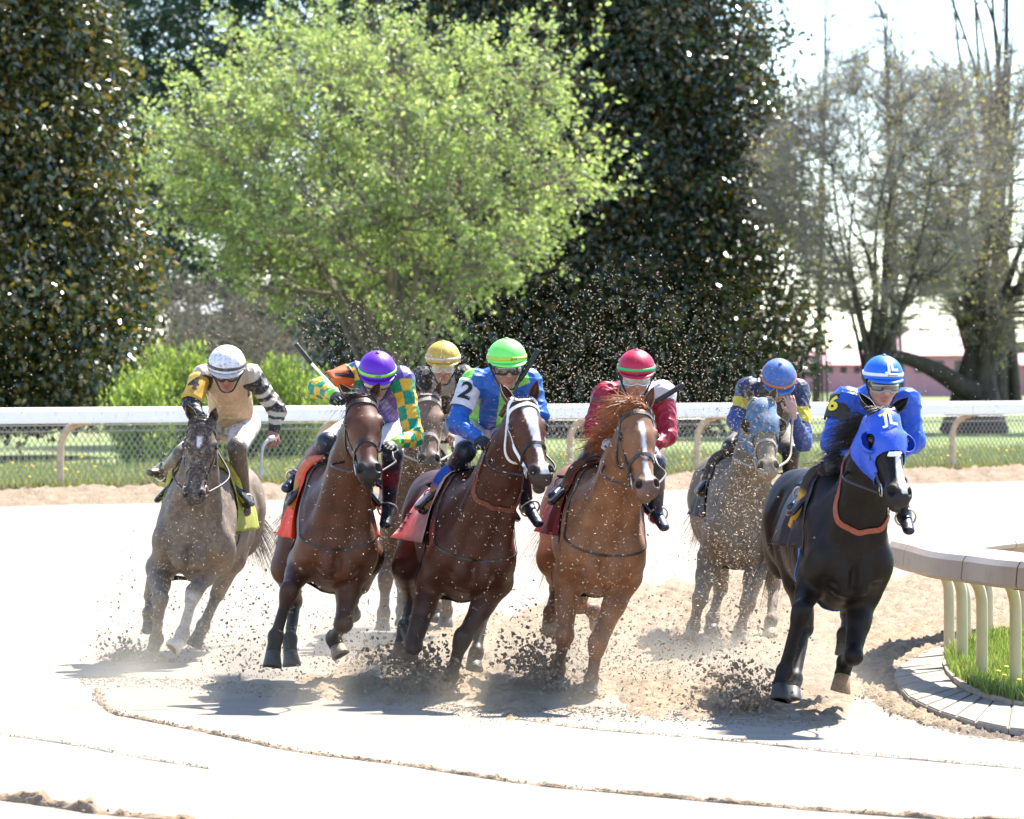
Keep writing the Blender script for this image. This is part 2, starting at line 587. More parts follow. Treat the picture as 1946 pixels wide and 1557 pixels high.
        sd.cap(Fe, Co, .04, .048, k=.02, c=4)
        hooves.append((Co, To, nm))
    for nm, s in (('RH', -1), ('LH', 1)):
        St, Hk, Fe, Co, To = [PD(*q) for q in S[nm]]
        hip = HL(-1.0, s * .13, 1.25)
        sd.cap(hip, St, (.13, .2), (.10, .13), side=l, k=.06)
        sd.cap(St, Hk, (.09, .115), (.05, .062), side=l, k=.04, c=3)
        dn = nrm(Fe - Hk)
        cal = Hk - dn * .055 - f * .02
        sd.cap(Hk + dn * .03, cal, .052, .032, k=.02, c=4)
        sd.cap(Hk, Fe, (.04, .046), (.036, .038), side=l, k=.02, c=4)
        sd.ell(Fe, np.eye(3), (.05, .052, .052), k=.02, c=4)
        sd.cap(Fe, Co, .04, .048, k=.02, c=4)
        hooves.append((Co, To, nm))
    c = S['col']
    cols = {0: c['coat'], 1: c.get('face', c['coat']), 2: c['muzzle'], 3: c.get('upper', c['coat']), 4: c['leg']}
    V, F, C = sd.mesh(.0115, cols, .012)
    hq = (V - PO) @ HF.T / np.array((kk, ks, ks))
    # markings
    def paint(mask, colr):
        m = np.clip(mask, 0, 1)[:, None]
        C[:] = C * (1 - m) + np.asarray(colr) * m
    hd = (hq[:, 0] > .0) & (hq[:, 0] < .66) & (np.abs(hq[:, 1]) < .13) & (hq[:, 2] > -.2) & (hq[:, 2] < .1)
    if 'blaze' in S:
        for t0, t1, w0, w1, off in S['blaze']:
            tt = (hq[:, 0] - t0) / (t1 - t0)
            ww = w0 + (w1 - w0) * np.clip(tt, 0, 1) + wob(V, .008, 60, 3)
            e = np.minimum.reduce([(ww - np.abs(hq[:, 1] - off)) / .006, tt / .05, (1 - tt) / .05])
            paint(np.where(hd & (hq[:, 2] > -.06), e, 0), (.72, .68, .66))
    if 'socks' in S:
        for nm, frac, colr in S['socks']:
            Fe = PD(*S[nm][2]); K = PD(*S[nm][1]); Co = PD(*S[nm][3])
            a = K * frac + Fe * (1 - frac)
            dd = np.minimum(Solid.dist(dict(kind='c', a=a, b=Fe, ra=(.03, .03), rb=(.03, .03)), V),
                            Solid.dist(dict(kind='c', a=Fe, b=Co, ra=(.03, .03), rb=(.03, .03)), V))
            paint((.045 - dd) / .02, colr)
    for s in (-1, 1):        # dark inside the nostrils and round the eyes
        dn_ = np.sqrt(((hq - A(.566, s * .052, -.014)) / A(.030, .022, .029)) ** 2 @ np.ones(3))
        paint((1.12 - dn_) / .25, (.010, .007, .006))
        de_ = np.sqrt(((hq - A(.198, s * .104, -.036)) / A(.036, .03, .03)) ** 2 @ np.ones(3))
        paint(.7 * (1.15 - de_) / .3, np.array(c.get('face', c['coat'])) * .35)
    C *= (1 + wob(V, .16, 7, 5) + wob(V, .08, 25, 6))[:, None]
    Nn = normals(V, F)
    # veins, ribs and muscle relief stay small
    V = V + Nn * (wob(V, .0045, 20, S['seed']) + wob(V, .0025, 48, S['seed'] + 50))[:, None]
    def seg_d(a, b):
        q = V - a; dd = b - a; tt = np.clip(q @ dd / (dd @ dd), 0, 1)
        return np.linalg.norm(q - tt[:, None] * dd, axis=1)
    G_ = np.zeros(len(V))
    for a, b, dep, wd in [(HL(.46, 0, 1.18), HL(.42, 0, .92), .016, .024)] + [x for s in (-1, 1) for x in (
            (HL(.27, s * .13, 1.40), HL(.42, s * .135, 1.06), .016, .026), (HL(.06, s * .19, 1.46), HL(.24, s * .215, 1.13), .010, .03),
            (HL(-.02, s * .24, 1.36), HL(.10, s * .20, .98), .014, .034), (HL(.41, s * .085, 1.14), .7 * end + .3 * n1 + s * .05 * s_, .012, .024),
            (HL(.43, s * .11, .95), HL(.34, s * .19, 1.0), .012, .022), (HL(-.8, s * .22, 1.42), HL(-.95, s * .24, 1.0), .014, .04),
            (H(.13, s * .08, -.10), H(.30, s * .07, -.10), .006, .014), (H(.30, s * .05, -.03), H(.50, s * .045, -.045), .004, .012))]:
        G_ -= dep * np.exp(-(seg_d(a, b) / wd) ** 2)
    for s in (-1, 1):        # ribs
        for k in range(7):
            G_ -= .0045 * np.exp(-(seg_d(HL(-.22 - .085 * k, s * .25, 1.36), HL(-.14 - .085 * k, s * .24, 1.0)) / .022) ** 2)
    V = V + Nn * G_[:, None]
    gx, gy = HL(0, 0, 0)[:2]
    t = thing('horse', (gx, gy, 0), S['label'], 'horse', 'race horses galloping on the track')
    M = mat('coat_' + S['label'].split()[0], attr=True, rough=c.get('rough', .42) + .08, spec=c.get('spec', .22), noise=(10, .22), bump=(220, .35, .004),
            mud=(c.get('mud', TAN), c.get('mudcov', .0), c.get('mudscale', 16) * 4), sheen=0)
    body = obj('body', V, F, M, t, C)
    bvh = bvh_of(V, F)
    for co, to, nm in hooves:
        hoof(co, to, t, S.get('hoofcol', {}).get(nm, c.get('hoof', (.028, .024, .022))), hf)
    # ears
    for s, (tx, ty, tdy) in zip((-1, 1), S['ears']):
        base = H(-.005, s * .062, -.02)
        tip = PD(tx, ty, tdy)
        ax = tip - base; L = np.linalg.norm(ax)
        L = min(L * 1.08, .21)
        ax = nrm(ax)
        fr = nrm(n_ - ax * np.dot(n_, ax)); sd_ = np.cross(ax, fr)
        VV, FF, CC = [], [], []
        rows = [(-.1, .026), (.2, .034), (.42, .034), (.68, .024), (.87, .012), (1, .002)]
        m = 11
        for tt, r in rows:
            for lay in (0, 1):
                for k in range(m):
                    a = math.radians(-125 + 250 * k / (m - 1))
                    rr = r - lay * .006 if r > .008 else r * .6
                    bend = .02 * tt * tt
                    VV.append(base + ax * (tt * L) - fr * (math.cos(a) * rr * .9 - .012) + sd_ * (math.sin(a) * rr) + fr * bend)
                    cc = np.array(c.get('face', c['coat']))
                    CC.append(cc * (.8 if lay else 1) if tt < .8 else cc * .6)
        for i in range(len(rows) - 1):
            for k in range(m - 1):
                o0, o1 = i * 2 * m, (i + 1) * 2 * m
                FF.append((o0 + k, o0 + k + 1, o1 + k + 1, o1 + k))
                FF.append((o0 + m + k + 1, o0 + m + k, o1 + m + k, o1 + m + k + 1))
            for k in (0, m - 1):
                o0, o1 = i * 2 * m, (i + 1) * 2 * m
                FF.append((o0 + k, o0 + m + k, o1 + m + k, o1 + k) if k else (o0 + m + k, o0 + k, o1 + k, o1 + m + k))
        obj('ear', VV, FF, M, t, CC)
    for s in (-1, 1):
        V2, F2 = sphere(H(.197, s * .090, -.034), .0245 * kk, 12, 8)
        obj('eye', V2, F2, M_EYE, t)
    return dict(root=t, body=body, V=V, F=F, N=Nn, bvh=bvh, HL=HL, PD=PD, H=H, HF=HF, PO=PO, kk=kk, f=f, l=l, u=u, hq=hq, S=S, mat=M, s_=s_, n_=n_, d=d,
                nbase=n1, nmid=mid, nend=end, w=w)

def sphere(c, r, n=12, m=8, ax=None):
    V, F = [], []
    r = np.ones(3) * r
    ax = np.eye(3) if ax is None else np.asarray(ax)
    for i in range(m + 1):
        th = math.pi * i / m
        for k in range(n):
            ph = 2 * math.pi * k / n
            q = A(math.sin(th) * math.cos(ph), math.sin(th) * math.sin(ph), math.cos(th)) * r
            V.append(np.asarray(c) + q @ ax)
    for i in range(m):
        for k in range(n):
            F.append((i * n + k, (i + 1) * n + k, (i + 1) * n + (k + 1) % n, i * n + (k + 1) % n))
    return V, F

def torus(c, axis, R, r, n=18, m=6, a0=0, a1=2 * math.pi, ref=None):
    axis = nrm(axis)
    x = nrm(np.cross(axis, A(0, 0, 1) if abs(axis[2]) < .9 else A(1, 0, 0))) if ref is None else nrm(ref - axis * np.dot(ref, axis))
    y = np.cross(axis, x)
    full = a1 - a0 > 6.28
    k = n if full else n + 1
    path = [np.asarray(c) + R * (math.cos(a0 + (a1 - a0) * i / n) * x + math.sin(a0 + (a1 - a0) * i / n) * y) for i in range(k)]
    if full:
        path.append(path[0])
    return tube(path, r, m, not full)

def bridle(h, m, noseband=True, web=None, ring=True, rein_to=(), thin=.018, m_rein=None, throat=True):
    """headstall laid on the head: straps as children of one bridle part"""
    H, bvh, t = h['H'], h['bvh'], h['root']
    mb = MB()
    def strap(pts, w=thin, closed=False, th=.005):
        mb.add(*ribbon(bvh, pts, w, th, .003, closed))
    loop = lambda t0, R, cn, sk=0: [H(t0 + sk * math.cos(a), R * math.cos(a) * 0 + R * math.sin(a), cn + R * math.cos(a)) for a in np.linspace(0, 2 * math.pi, 15)[:-1]]
    if noseband:
        strap([H(.40 - .035 * math.cos(a), .12 * math.sin(a), -.09 + .12 * math.cos(a)) for a in np.linspace(0, 2 * math.pi, 17)[:-1]], thin * 1.1, True)
    for s in (-1, 1):
        strap([H(.0, s * .05, .03), H(.05, s * .10, -.02), H(.14, s * .115, -.075), H(.26, s * .11, -.10), H(.38, s * .09, -.105), H(.475, s * .07, -.105)])
    strap([H(-.01, s * .0 + x, .06 - abs(x) * .3) for x in (-.06, -.02, .02, .06)])
    brow = [H(.085, -.12, -.05), H(.075, -.085, .0), H(.07, -.03, .06), H(.07, .03, .06), H(.075, .085, .0), H(.085, .12, -.05)]
    strap(brow, thin * 1.15)
    if throat:
        strap([H(.05, -.11, -.03), H(.16, -.12, -.16), H(.22, -.06, -.27), H(.22, .06, -.27), H(.16, .12, -.16), H(.05, .11, -.03)], thin * .8)
    b = mb.build('bridle', m, t)
    if ring:
        for s in (-1, 1):
            V, F = torus(H(.49, s * .064, -.105), h['s_'] + .2 * h['n_'], .035, .0045)
            obj('bit_ring', V, F, M_STEEL, b)
    for (s, pts) in rein_to:
        path = catmull([H(.495, s * .07, -.125)] + list(pts), 8)
        V, F = tube(path, .008, 6)
        obj('rein', V, F, m_rein or m, b)
    return b

def neck_strap(h, m, drop=.62, w=.018, name='breast_collar', lift=.0):
    """strap hanging round the base of the neck"""
    bvh, HL = h['bvh'], h['HL']
    pts = []
    for a in np.linspace(0, 2 * math.pi, 19)[:-1]:
        x = .30 + .16 * (-math.cos(a) * .5 + .5) - .20 * (math.cos(a) * .5 + .5)
        pts.append(HL(x, .34 * math.sin(a), 1.34 + lift + .36 * math.cos(a) * (1 if math.cos(a) > 0 else drop)))
    mb = MB(); mb.add(*ribbon(bvh, pts, w, .005, .004, True))
    return mb.build(name, m, h['root'])

def drape(h, x0, x1, drop, n=18, m=26, off=.014, flare=.05, seed=1, lift=0, bottom_skew=0.0):
    """cloth over the back: grid from one side over the spine to the other"""
    bvh, HL, l, u = h['bvh'], h['HL'], h['l'], h['u']
    V, F, UV = [], [], []
    for i in range(n + 1):
        x = x0 + (x1 - x0) * i / n
        for j in range(m + 1):
            v = -1 + 2 * j / m
            s = 1 if v > 0 else -1
            a = abs(v)
            ang = a * 2.0
            xx = x + bottom_skew * a * (i / n - .3)
            c = HL(xx, 0, 1.22)
            dirv = nrm(math.sin(min(ang, 1.62)) * s * l + math.cos(min(ang, 1.62)) * u)
            hit = bvh.ray_cast(Vector(c + dirv * 1.0), Vector(-dirv))
            p = np.array(hit[0]) if hit[0] is not None else c + dirv * .3
            over = max(0, ang - 1.62)
            q = p + dirv * (off + lift + flare * a ** 3 * (i / n) ** 1.2) - u * over * drop
            rip = math.sin(x * 23 + seed + 2.2 * s) * .02 * a ** 2 + math.sin(x * 41 + seed * 2 - a * 5) * .009 * a
            V.append(q + s * l * rip)
            UV.append((i / n, v))
    for i in range(n):
        for j in range(m):
            a = i * (m + 1) + j
            F.append((a, a + 1, a + m + 2, a + m + 1))
    return np.array(V), F, UV

def solidify(o, th):
    md = o.modifiers.new('thickness', 'SOLIDIFY'); md.thickness = th; md.offset = 1
    return o

def drape_at(V, n, m, u, v):
    """point and local axes on a draped grid (u along the horse 0..1, v -1..1)"""
    G = V.reshape(n + 1, m + 1, 3)
    x, y = np.clip(u, 0, .999) * n, np.clip((v + 1) / 2, 0, .999) * m
    i, j = int(x), int(y); a, b = x - i, y - j
    p = G[i, j] * (1 - a) * (1 - b) + G[i + 1, j] * a * (1 - b) + G[i, j + 1] * (1 - a) * b + G[i + 1, j + 1] * a * b
    return p, G[i + 1, j] - G[i, j], G[i, j + 1] - G[i, j]
BLK = (.009, .0065, .0055)
SPECS = dict(
 H1=dict(seed=1, label='grey-brown muddy horse at the far left under the rider in a white helmet', Y=28.8, yaw=-5, roll=2, w=1.16, anchor=(368, 1022),
    head=dict(poll=(385, 795, -.48), lips=(365, 952, -.72), yaw=-3, slope=.10),
    ears=((352, 768, -.50), (413, 774, -.50)),
    RF=[(304, 1082, .2), (304, 1142, -.12), (297, 1215, .08), (291, 1236, .12), (283, 1258, .08)],
    LF=[(404, 1066, .2), (367, 1132, -.12), (347, 1205, -.2), (340, 1219, -.24), (322, 1236, -.30)],
    RH=[(305, 1080, 1.15), (287, 1130, 1.5), (283, 1165, 1.25), (284, 1178, 1.28), (286, 1194, 1.3)],
    LH=[(440, 1060, 1.05), (415, 1125, 1.4), (386, 1190, 1.15), (377, 1208, 1.1), (367, 1232, 1.05)],
    col=dict(coat=(.145, .112, .086), muzzle=(.05, .038, .032), face=(.06, .042, .034), leg=(.085, .07, .056), mudcov=.5, mud=(.24, .18, .13), mudscale=6, rough=.5),
    socks=[('LF', .95, (.42, .38, .34))], hoofcol=dict(LF=(.5, .42, .32)), blaze=[(.15, .24, .022, .006, .0)]),
 H2=dict(seed=2, label='bright bay horse with black legs and a black bridle, second from the left', Y=26.0, yaw=6, roll=1, w=1.0, anchor=(639, 1033),
    head=dict(poll=(687, 752, -.5), lips=(704, 900, -.88), yaw=6, slope=.0),
    ears=((645, 737, -.45), (722, 733, -.45)),
    RF=[(575, 1068, .2), (548, 1128, -.15), (524, 1210, -.1), (519, 1240, -.12), (515, 1284, -.18)],
    LF=[(668, 1085, .2), (652, 1186, .0), (634, 1214, .27), (640, 1228, .28), (651, 1250, .24)],
    RH=[(545, 1080, 1.15), (560, 1140, 1.5), (551, 1215, 1.2), (552, 1240, 1.15), (555, 1272, 1.1)],
    LH=[(700, 1060, 1.1), (690, 1110, 1.5), (668, 1140, 1.3), (665, 1150, 1.35), (668, 1165, 1.4)],
    col=dict(coat=(.080, .030, .016), muzzle=(.022, .016, .014), face=(.092, .034, .018), upper=(.045, .018, .011), leg=BLK, mudcov=.03, rough=.38),
    hoofcol=dict(LF=(.16, .11, .075))),
 H3=dict(seed=3, label='dark bay horse with a white blaze, white bridle and open mouth in the middle', Y=26.0, yaw=9, roll=7, w=1.12, anchor=(898, 1050),
    head=dict(poll=(992, 760, -.5), lips=(1036, 902, -.88), yaw=17, slope=-.07, mouth=1),
    ears=((951, 738, -.42), (1019, 729, -.42)),
    RF=[(822, 1102, .2), (784, 1226, .0), (770, 1196, .28), (764, 1222, .3), (757, 1262, .28)],
    LF=[(945, 1105, .2), (878, 1216, .05), (857, 1285, .15), (850, 1300, .18), (843, 1318, .15)],
    RH=[(775, 1075, 1.1), (782, 1140, 1.45), (770, 1190, 1.2), (768, 1208, 1.2), (768, 1228, 1.2)],
    LH=[(915, 1100, 1.1), (918, 1160, 1.4), (905, 1240, 1.2), (901, 1253, 1.2), (899, 1278, 1.15)],
    col=dict(coat=(.060, .021, .0125), muzzle=(.045, .028, .024), face=(.085, .030, .017), upper=(.032, .013, .009), leg=BLK, mudcov=.02, rough=.38),
    hoofcol=dict(RF=(.16, .10, .06)), blaze=[(.09, .50, .042, .016, .012), (.5, .60, .022, .03, .01)]),
 H4=dict(seed=4, label='chestnut horse with a ginger mane and a thin white stripe, carrying the red rider', Y=25.8, yaw=5, roll=6, w=1.08, anchor=(1146, 1040),
    head=dict(poll=(1208, 773, -.5), lips=(1235, 930, -.85), yaw=9, slope=.03),
    ears=((1176, 742, -.42), (1240, 742, -.42)),
    RF=[(1080, 1098, .2), (1073, 1212, .1), (1060, 1272, .35), (1056, 1288, .38), (1052, 1308, .36)],
    LF=[(1190, 1095, .2), (1135, 1226, .0), (1124, 1290, .05), (1121, 1305, .03), (1116, 1326, -.02)],
    RH=[(1050, 1060, 1.1), (1060, 1112, 1.5), (1046, 1165, 1.35), (1044, 1178, 1.38), (1046, 1196, 1.42)],
    LH=[(1120, 1070, 1.1), (1096, 1150, 1.4), (1126, 1160, 1.5), (1132, 1170, 1.52), (1136, 1186, 1.55)],
    col=dict(coat=(.20, .088, .042), muzzle=(.15, .085, .06), face=(.21, .092, .045), leg=(.14, .062, .032), mudcov=.05, rough=.42),
    hoofcol=dict(RH=(.3, .2, .12), LH=(.3, .2, .12)), blaze=[(.13, .4, .02, .01, .008), (.4, .55, .016, .024, .006)]),
 H5=dict(seed=5, label='mud-caked tan grey horse in a blue hood with blinkers behind the black horse', Y=30.2, yaw=3, roll=2, w=1.0, anchor=(1408, 1000),
    head=dict(poll=(1448, 758, -.45), lips=(1462, 893, -.82), yaw=3, slope=.0),
    ears=((1412, 740, -.45), (1477, 738, -.45)),
    RF=[(1350, 1062, .2), (1330, 1140, .0), (1318, 1190, .15), (1314, 1203, .15), (1310, 1220, .1)],
    LF=[(1440, 1066, .2), (1420, 1150, .05), (1408, 1195, .2), (1405, 1205, .2), (1402, 1220, .18)],
    RH=[(1365, 1060, 1.1), (1370, 1115, 1.45), (1354, 1175, 1.2), (1353, 1188, 1.2), (1352, 1205, 1.15)],
    LH=[(1455, 1060, 1.1), (1470, 1110, 1.4), (1466, 1180, 1.1), (1463, 1192, 1.1), (1461, 1215, 1.05)],
    col=dict(coat=(.15, .115, .085), muzzle=(.30, .23, .17), face=(.20, .16, .12), leg=(.13, .10, .075), mudcov=.6, mud=(.20, .155, .11), mudscale=8, rough=.55),
    hoofcol=dict(RF=(.2, .15, .1), LF=(.2, .15, .1), LH=(.25, .17, .1))),
 H6=dict(seed=6, label='shiny black horse in a bright blue blinker hood leading beside the inner rail', Y=24.3, yaw=7.5, roll=3, w=.98, anchor=(1614, 1060),
    head=dict(poll=(1680, 778, -.5), lips=(1718, 946, -.83), yaw=15, slope=.10),
    ears=((1632, 757, -.40), (1722, 762, -.42)),
    RF=[(1545, 1095, .2), (1522, 1165, -.12), (1490, 1277, -.05), (1483, 1303, -.08), (1478, 1342, -.14)],
    LF=[(1640, 1130, .2), (1621, 1248, .0), (1606, 1258, .25), (1601, 1282, .27), (1593, 1322, .25)],
    RH=[(1520, 1100, 1.15), (1530, 1190, 1.5), (1510, 1290, 1.2), (1506, 1310, 1.15), (1502, 1344, 1.08)],
    LH=[(1610, 1100, 1.1), (1614, 1165, 1.45), (1606, 1205, 1.2), (1604, 1222, 1.2), (1603, 1240, 1.2)],
    col=dict(coat=(.0105, .0074, .006), muzzle=(.022, .018, .017), leg=(.0085, .0065, .0055), face=(.0095, .007, .006), mudcov=.16, mud=(.05, .038, .028), mudscale=14, spec=.17, rough=.40),
    hoofcol=dict(LF=(.26, .14, .06), RF=(.03, .025, .02)), blaze=[(.30, .52, .016, .026, .014), (.5, .585, .03, .022, .02)]),
 H7=dict(seed=7, label='muddy brown horse half hidden behind the bay and the white-bridled horse', Y=31.0, yaw=2, roll=1, w=1.0, anchor=(790, 985),
    head=dict(poll=(812, 750, -.45), lips=(816, 880, -.82), yaw=2, slope=.0),
    ears=((783, 727, -.45), (839, 727, -.45)),
    RF=[(742, 1045, .2), (733, 1105, .0), (729, 1165, .0), (728, 1178, .0), (727, 1198, .0)],
    LF=[(838, 1045, .2), (850, 1110, .0), (848, 1160, .1), (847, 1172, .1), (846, 1190, .1)],
    RH=[(755, 1050, 1.1), (762, 1100, 1.4), (764, 1160, 1.2), (764, 1175, 1.2), (764, 1192, 1.15)],
    LH=[(830, 1050, 1.1), (836, 1100, 1.4), (832, 1150, 1.2), (831, 1165, 1.2), (830, 1185, 1.15)],
    col=dict(coat=(.085, .048, .03), muzzle=(.10, .07, .05), face=(.15, .088, .06), leg=(.11, .08, .06), mudcov=.35, mud=(.17, .12, .08), mudscale=10, rough=.5)),
)
HS = {k: horse(s) for k, s in SPECS.items()}
# ------------------------------------------------------------------ riders
M_SKIN = mat('skin', attr=True, rough=.55, noise=(40, .1))
M_BOOT = mat('boot_leather', attr=True, rough=.4, spec=.4, noise=(30, .25), bump=(40, .4, .01), mud=((.30, .24, .18), .15, 40))
M_BREECH = mat('white_breeches', (.74, .73, .76), rough=.7, noise=(20, .05), mud=((.32, .22, .13), .16, 45))
M_BREECHM = mat('muddy_breeches', (.6, .56, .54), rough=.75, noise=(20, .08), mud=((.30, .2, .12), .55, 22))
M_BREECHD = mat('dark_muddy_breeches', (.10, .09, .085), rough=.75, noise=(20, .2), mud=((.30, .22, .15), .35, 40))
M_SILK = mat('silk', attr=True, rough=.42, spec=.4, noise=(9, .06), bump=(16, .5, .02))
M_SILKM = mat('muddy_silk', attr=True, rough=.5, spec=.35, noise=(9, .1), bump=(16, .5, .02), mud=((.36, .26, .17), .3, 40))
M_CAP = mat('helmet_cover', attr=True, rough=.48, spec=.4, noise=(30, .04))
M_CAPM = mat('muddy_helmet_cover', attr=True, rough=.6, noise=(30, .1), mud=((.23, .17, .13), .42, 60))
M_BLACK = mat('black_rubber', (.012, .012, .013), rough=.5)
M_LENS = mat('goggle_lens', (.07, .06, .05), rough=.08, spec=.9, coat=.6)
M_LENSC = mat('clear_goggle_lens', (.36, .33, .29), rough=.12, spec=.8, coat=.5)
M_PRINT = mat('black_print', (.01, .01, .012), rough=.7)
M_YPRINT = mat('yellow_print', (.75, .58, .04), rough=.7)
M_WPRINT = mat('white_print', (.8, .8, .82), rough=.7)
M_BAND = mat('armband_cloth', attr=True, rough=.65, noise=(40, .12), mud=((.2, .14, .08), .1, 60))

def hand(sd, wrist, dr, back, curl=1.0, thumb=1, c=0):
    dr = nrm(dr); back = nrm(back - dr * np.dot(back, dr)); w = np.cross(dr, back) * thumb
    R = np.array([dr, w, back])
    sd.cap(wrist - dr * .03, wrist + dr * .02, (.027, .021), (.03, .02), side=w, k=.01, c=c)
    sd.ell(wrist + dr * .048, R, (.048, .041, .019), k=.01, c=c)
    for i, (o, L, r) in enumerate(((.031, .072, .0098), (.0105, .084, .0102), (-.0105, .078, .0098), (-.031, .060, .0088))):
        p = wrist + dr * (.086 - .006 * abs(i - 1)) + w * o * 1.0
        ang = .35 * curl
        sp = w * o * (.5 - .5 * curl) * 2
        for sgl, add in ((.46, 0), (.31, 1.25 * curl), (.23, 1.0 * curl)):
            ang += add + .12
            q = p + L * sgl * nrm(dr * math.cos(ang) - back * math.sin(ang) + sp)
            sd.cap(p, q, r, r * .9, k=.003, c=c)
            p = q
            r *= .93
    b = wrist + dr * .022 + w * .03
    m_ = b + nrm(dr * .7 + w * .62 - back * .35 * curl) * .043
    e = m_ + nrm(dr * .9 + w * (.25 - .55 * curl) - back * .5 * curl) * .034
    sd.cap(b, m_, .0145, .0115, k=.008, c=c)
    sd.cap(m_, e, .0112, .0095, k=.003, c=c)

def arm_coord(V, S_, E_, W_):
    """where along the arm a point lies (0-1 upper arm, 1-2 forearm), its distance, its turn round the arm"""
    out = []
    for a, b in ((S_, E_), (E_, W_)):
        d = b - a; L = np.linalg.norm(d); d = d / L
        q = V - a
        t = np.clip(q @ d / L, 0, 1)
        w = q - (t * L)[:, None] * d
        sd = nrm(np.cross(d, A(.3, -1, .2))); n2 = np.cross(d, sd)
        out.append((t, np.linalg.norm(w, axis=1), np.arctan2(w @ n2, w @ sd)))
    use2 = out[1][1] < out[0][1]
    t = np.where(use2, 1 + out[1][0], out[0][0])
    return t, np.minimum(out[0][1], out[1][1]), np.where(use2, out[1][2], out[0][2])

def rider(h, J):
    PD, f, l, u = h['PD'], h['f'], h['l'], h['u']
    g = lambda k: PD(*J[k])
    hr = J.get('hr', .118)
    hp = math.radians(J.get('bow', 15)); ht = math.radians(J.get('turn', 0)); tl = J.get('tilt', 0)
    ff = nrm(A(math.sin(ht), -math.cos(ht), 0))
    hs = nrm(A(math.cos(ht), math.sin(ht), -tl))
    hf = nrm(math.cos(hp) * ff - math.sin(hp) * A(0, 0, 1)); hf = nrm(hf - hs * np.dot(hf, hs))
    hu = np.cross(hs, hf); hu = -hu if hu[2] < 0 else hu
    HR = np.array([hs, hf, hu])
    cap_c = g('head')
    Hc = cap_c - hu * .052 - hf * .004
    RS, RE, RH, LS, LE, LH = [g(k) for k in ('RS', 'RE', 'RH', 'LS', 'LE', 'LH')]
    hR, hL, kR, aR, tR, kL, aL, tL = [g(k) for k in ('hipR', 'hipL', 'kneeR', 'ankR', 'toeR', 'kneeL', 'ankL', 'toeL')]
    Ms, Mh = .5 * (RS + LS), .5 * (hR + hL)
    side = nrm(LS - RS)
    hw = np.linalg.norm(LS - RS) / 2
    skin = J.get('skin', (.36, .19, .13)); glove = J.get('glove', skin); gloveL = J.get('gloveL', glove)
    t = thing('person', (Mh[0], Mh[1], Mh[2]), J['label'], 'jockey', 'jockeys riding the race horses')
    # --- the body, one continuous figure
    b = Solid()
    E = lambda x, y, z_, r, k=.02, c=0: b.ell(Hc + hs * x + hf * y + hu * z_, HR, r, k, c)
    E(0, 0, .02, (.074, .093, .098)); E(0, .03, -.07, (.054, .058, .055)); E(0, .062, -.112, (.026, .026, .021), .02)
    for s in (-1, 1):
        E(s * .038, .062, -.038, (.03, .03, .026)); E(s * .078, -.005, -.02, (.01, .02, .03), .008)
        E(s * .03, .08, .012, (.03, .018, .012), .012)
    b.cap(Hc + hf * .088 + hu * .005, Hc + hf * .112 - hu * .04, .011, .0155, k=.012)
    for s in (-1, 1): E(s * .014, .098, -.043, (.009, .012, .008), .006)
    E(0, .086, -.072, (.026, .012, .007), .006, 1); E(0, .084, -.084, (.021, .012, .008), .006, 1)
    b.cap(Hc - hu * .06 - hf * .02, Ms + (Mh - Ms) * .06 + u * .01, .056, .062, k=.03)
    b.cap(Ms + (Mh - Ms) * .15, Ms + (Mh - Ms) * .7, (hw * .75, .10), (.13, .095), side=side, k=.05)
    for a_, b_, c_ in ((RS, RE, RH), (LS, LE, LH)):
        b.cap(a_, b_, .052, .042, k=.03); b.cap(b_, c_ + (b_ - c_) * .12, .042, .026, k=.01)
    for a_, k_, n_, o_ in ((hR, kR, aR, tR), (hL, kL, aL, tL)):
        b.cap(a_, k_, .085, .055, k=.04); b.cap(k_, n_, .052, .036, k=.02); b.cap(n_, o_, .035, .026, k=.02)
    b.ell(Mh, np.array([side, nrm(np.cross(side, Ms - Mh)), nrm(Ms - Mh)]), (.14, .11, .12), k=.05)
    V, F, C = b.mesh(.008, {0: skin, 1: (skin[0] * .8, skin[1] * .5, skin[2] * .5)}, .004)
    Vs, Fs, Cs = [V], [F], [C]
    for W_, E_, gl, th, key in ((RH, RE, glove, 1, 'openR'), (LH, LE, gloveL, -1, 'openL')):
        hsd = Solid()
        dr = nrm(W_ - E_)
        if key in J:
            hand(hsd, W_, J[key][0], J[key][1], .25, th)
        else:
            hand(hsd, W_ - dr * .02, nrm(.75 * dr + .5 * f), nrm(u * .9 + l * (-.45 if th == 1 else .45) + f * .2), 1.0, th)
        v_, f_, c_ = hsd.mesh(.0052, {0: gl}, .01)
        Fs.append(f_ + sum(len(x) for x in Vs)); Vs.append(v_); Cs.append(c_)
    body = obj('body', np.concatenate(Vs), np.concatenate(Fs), M_SKIN, t, np.concatenate(Cs))
    # --- silks
    s = Solid()
    s.cap(Ms + (Mh - Ms) * .10 - u * .01, Ms + (Mh - Ms) * .74, (hw * .84, .125), (.155, .118), side=side, k=.06, c=0)
    s.cap(Ms - (Mh - Ms) * .02 - hs * 0 + u * .0, Ms + (Mh - Ms) * .5, (hw * .55, .125), (.12, .13), side=side, k=.05, c=0)
    s.cap(Ms + u * .01, Ms + (Hc - Ms) * .36, .074, .06, k=.03, c=0)
    for a_, b_, c_, ci in ((RS, RE, RH, 1), (LS, LE, LH, 2)):
        dr = nrm(c_ - b_)
        s.ell(a_ + (Ms - a_) * .14, np.eye(3), (.083, .083, .08), k=.05, c=ci)
        s.cap(a_, b_, .070, .062, k=.04, c=ci); s.cap(b_, c_ - dr * .05, .062, .04, k=.025, c=ci)
        s.cap(c_ - dr * .06, c_ - dr * .035, .040, .036, k=.01, c=ci)
    V, F, C = s.mesh(.006, {0: (1, 0, 0), 1: (0, 1, 0), 2: (0, 0, 1)}, .004)
    Nn = normals(V, F)
    r = np.random.default_rng(J['seed'])
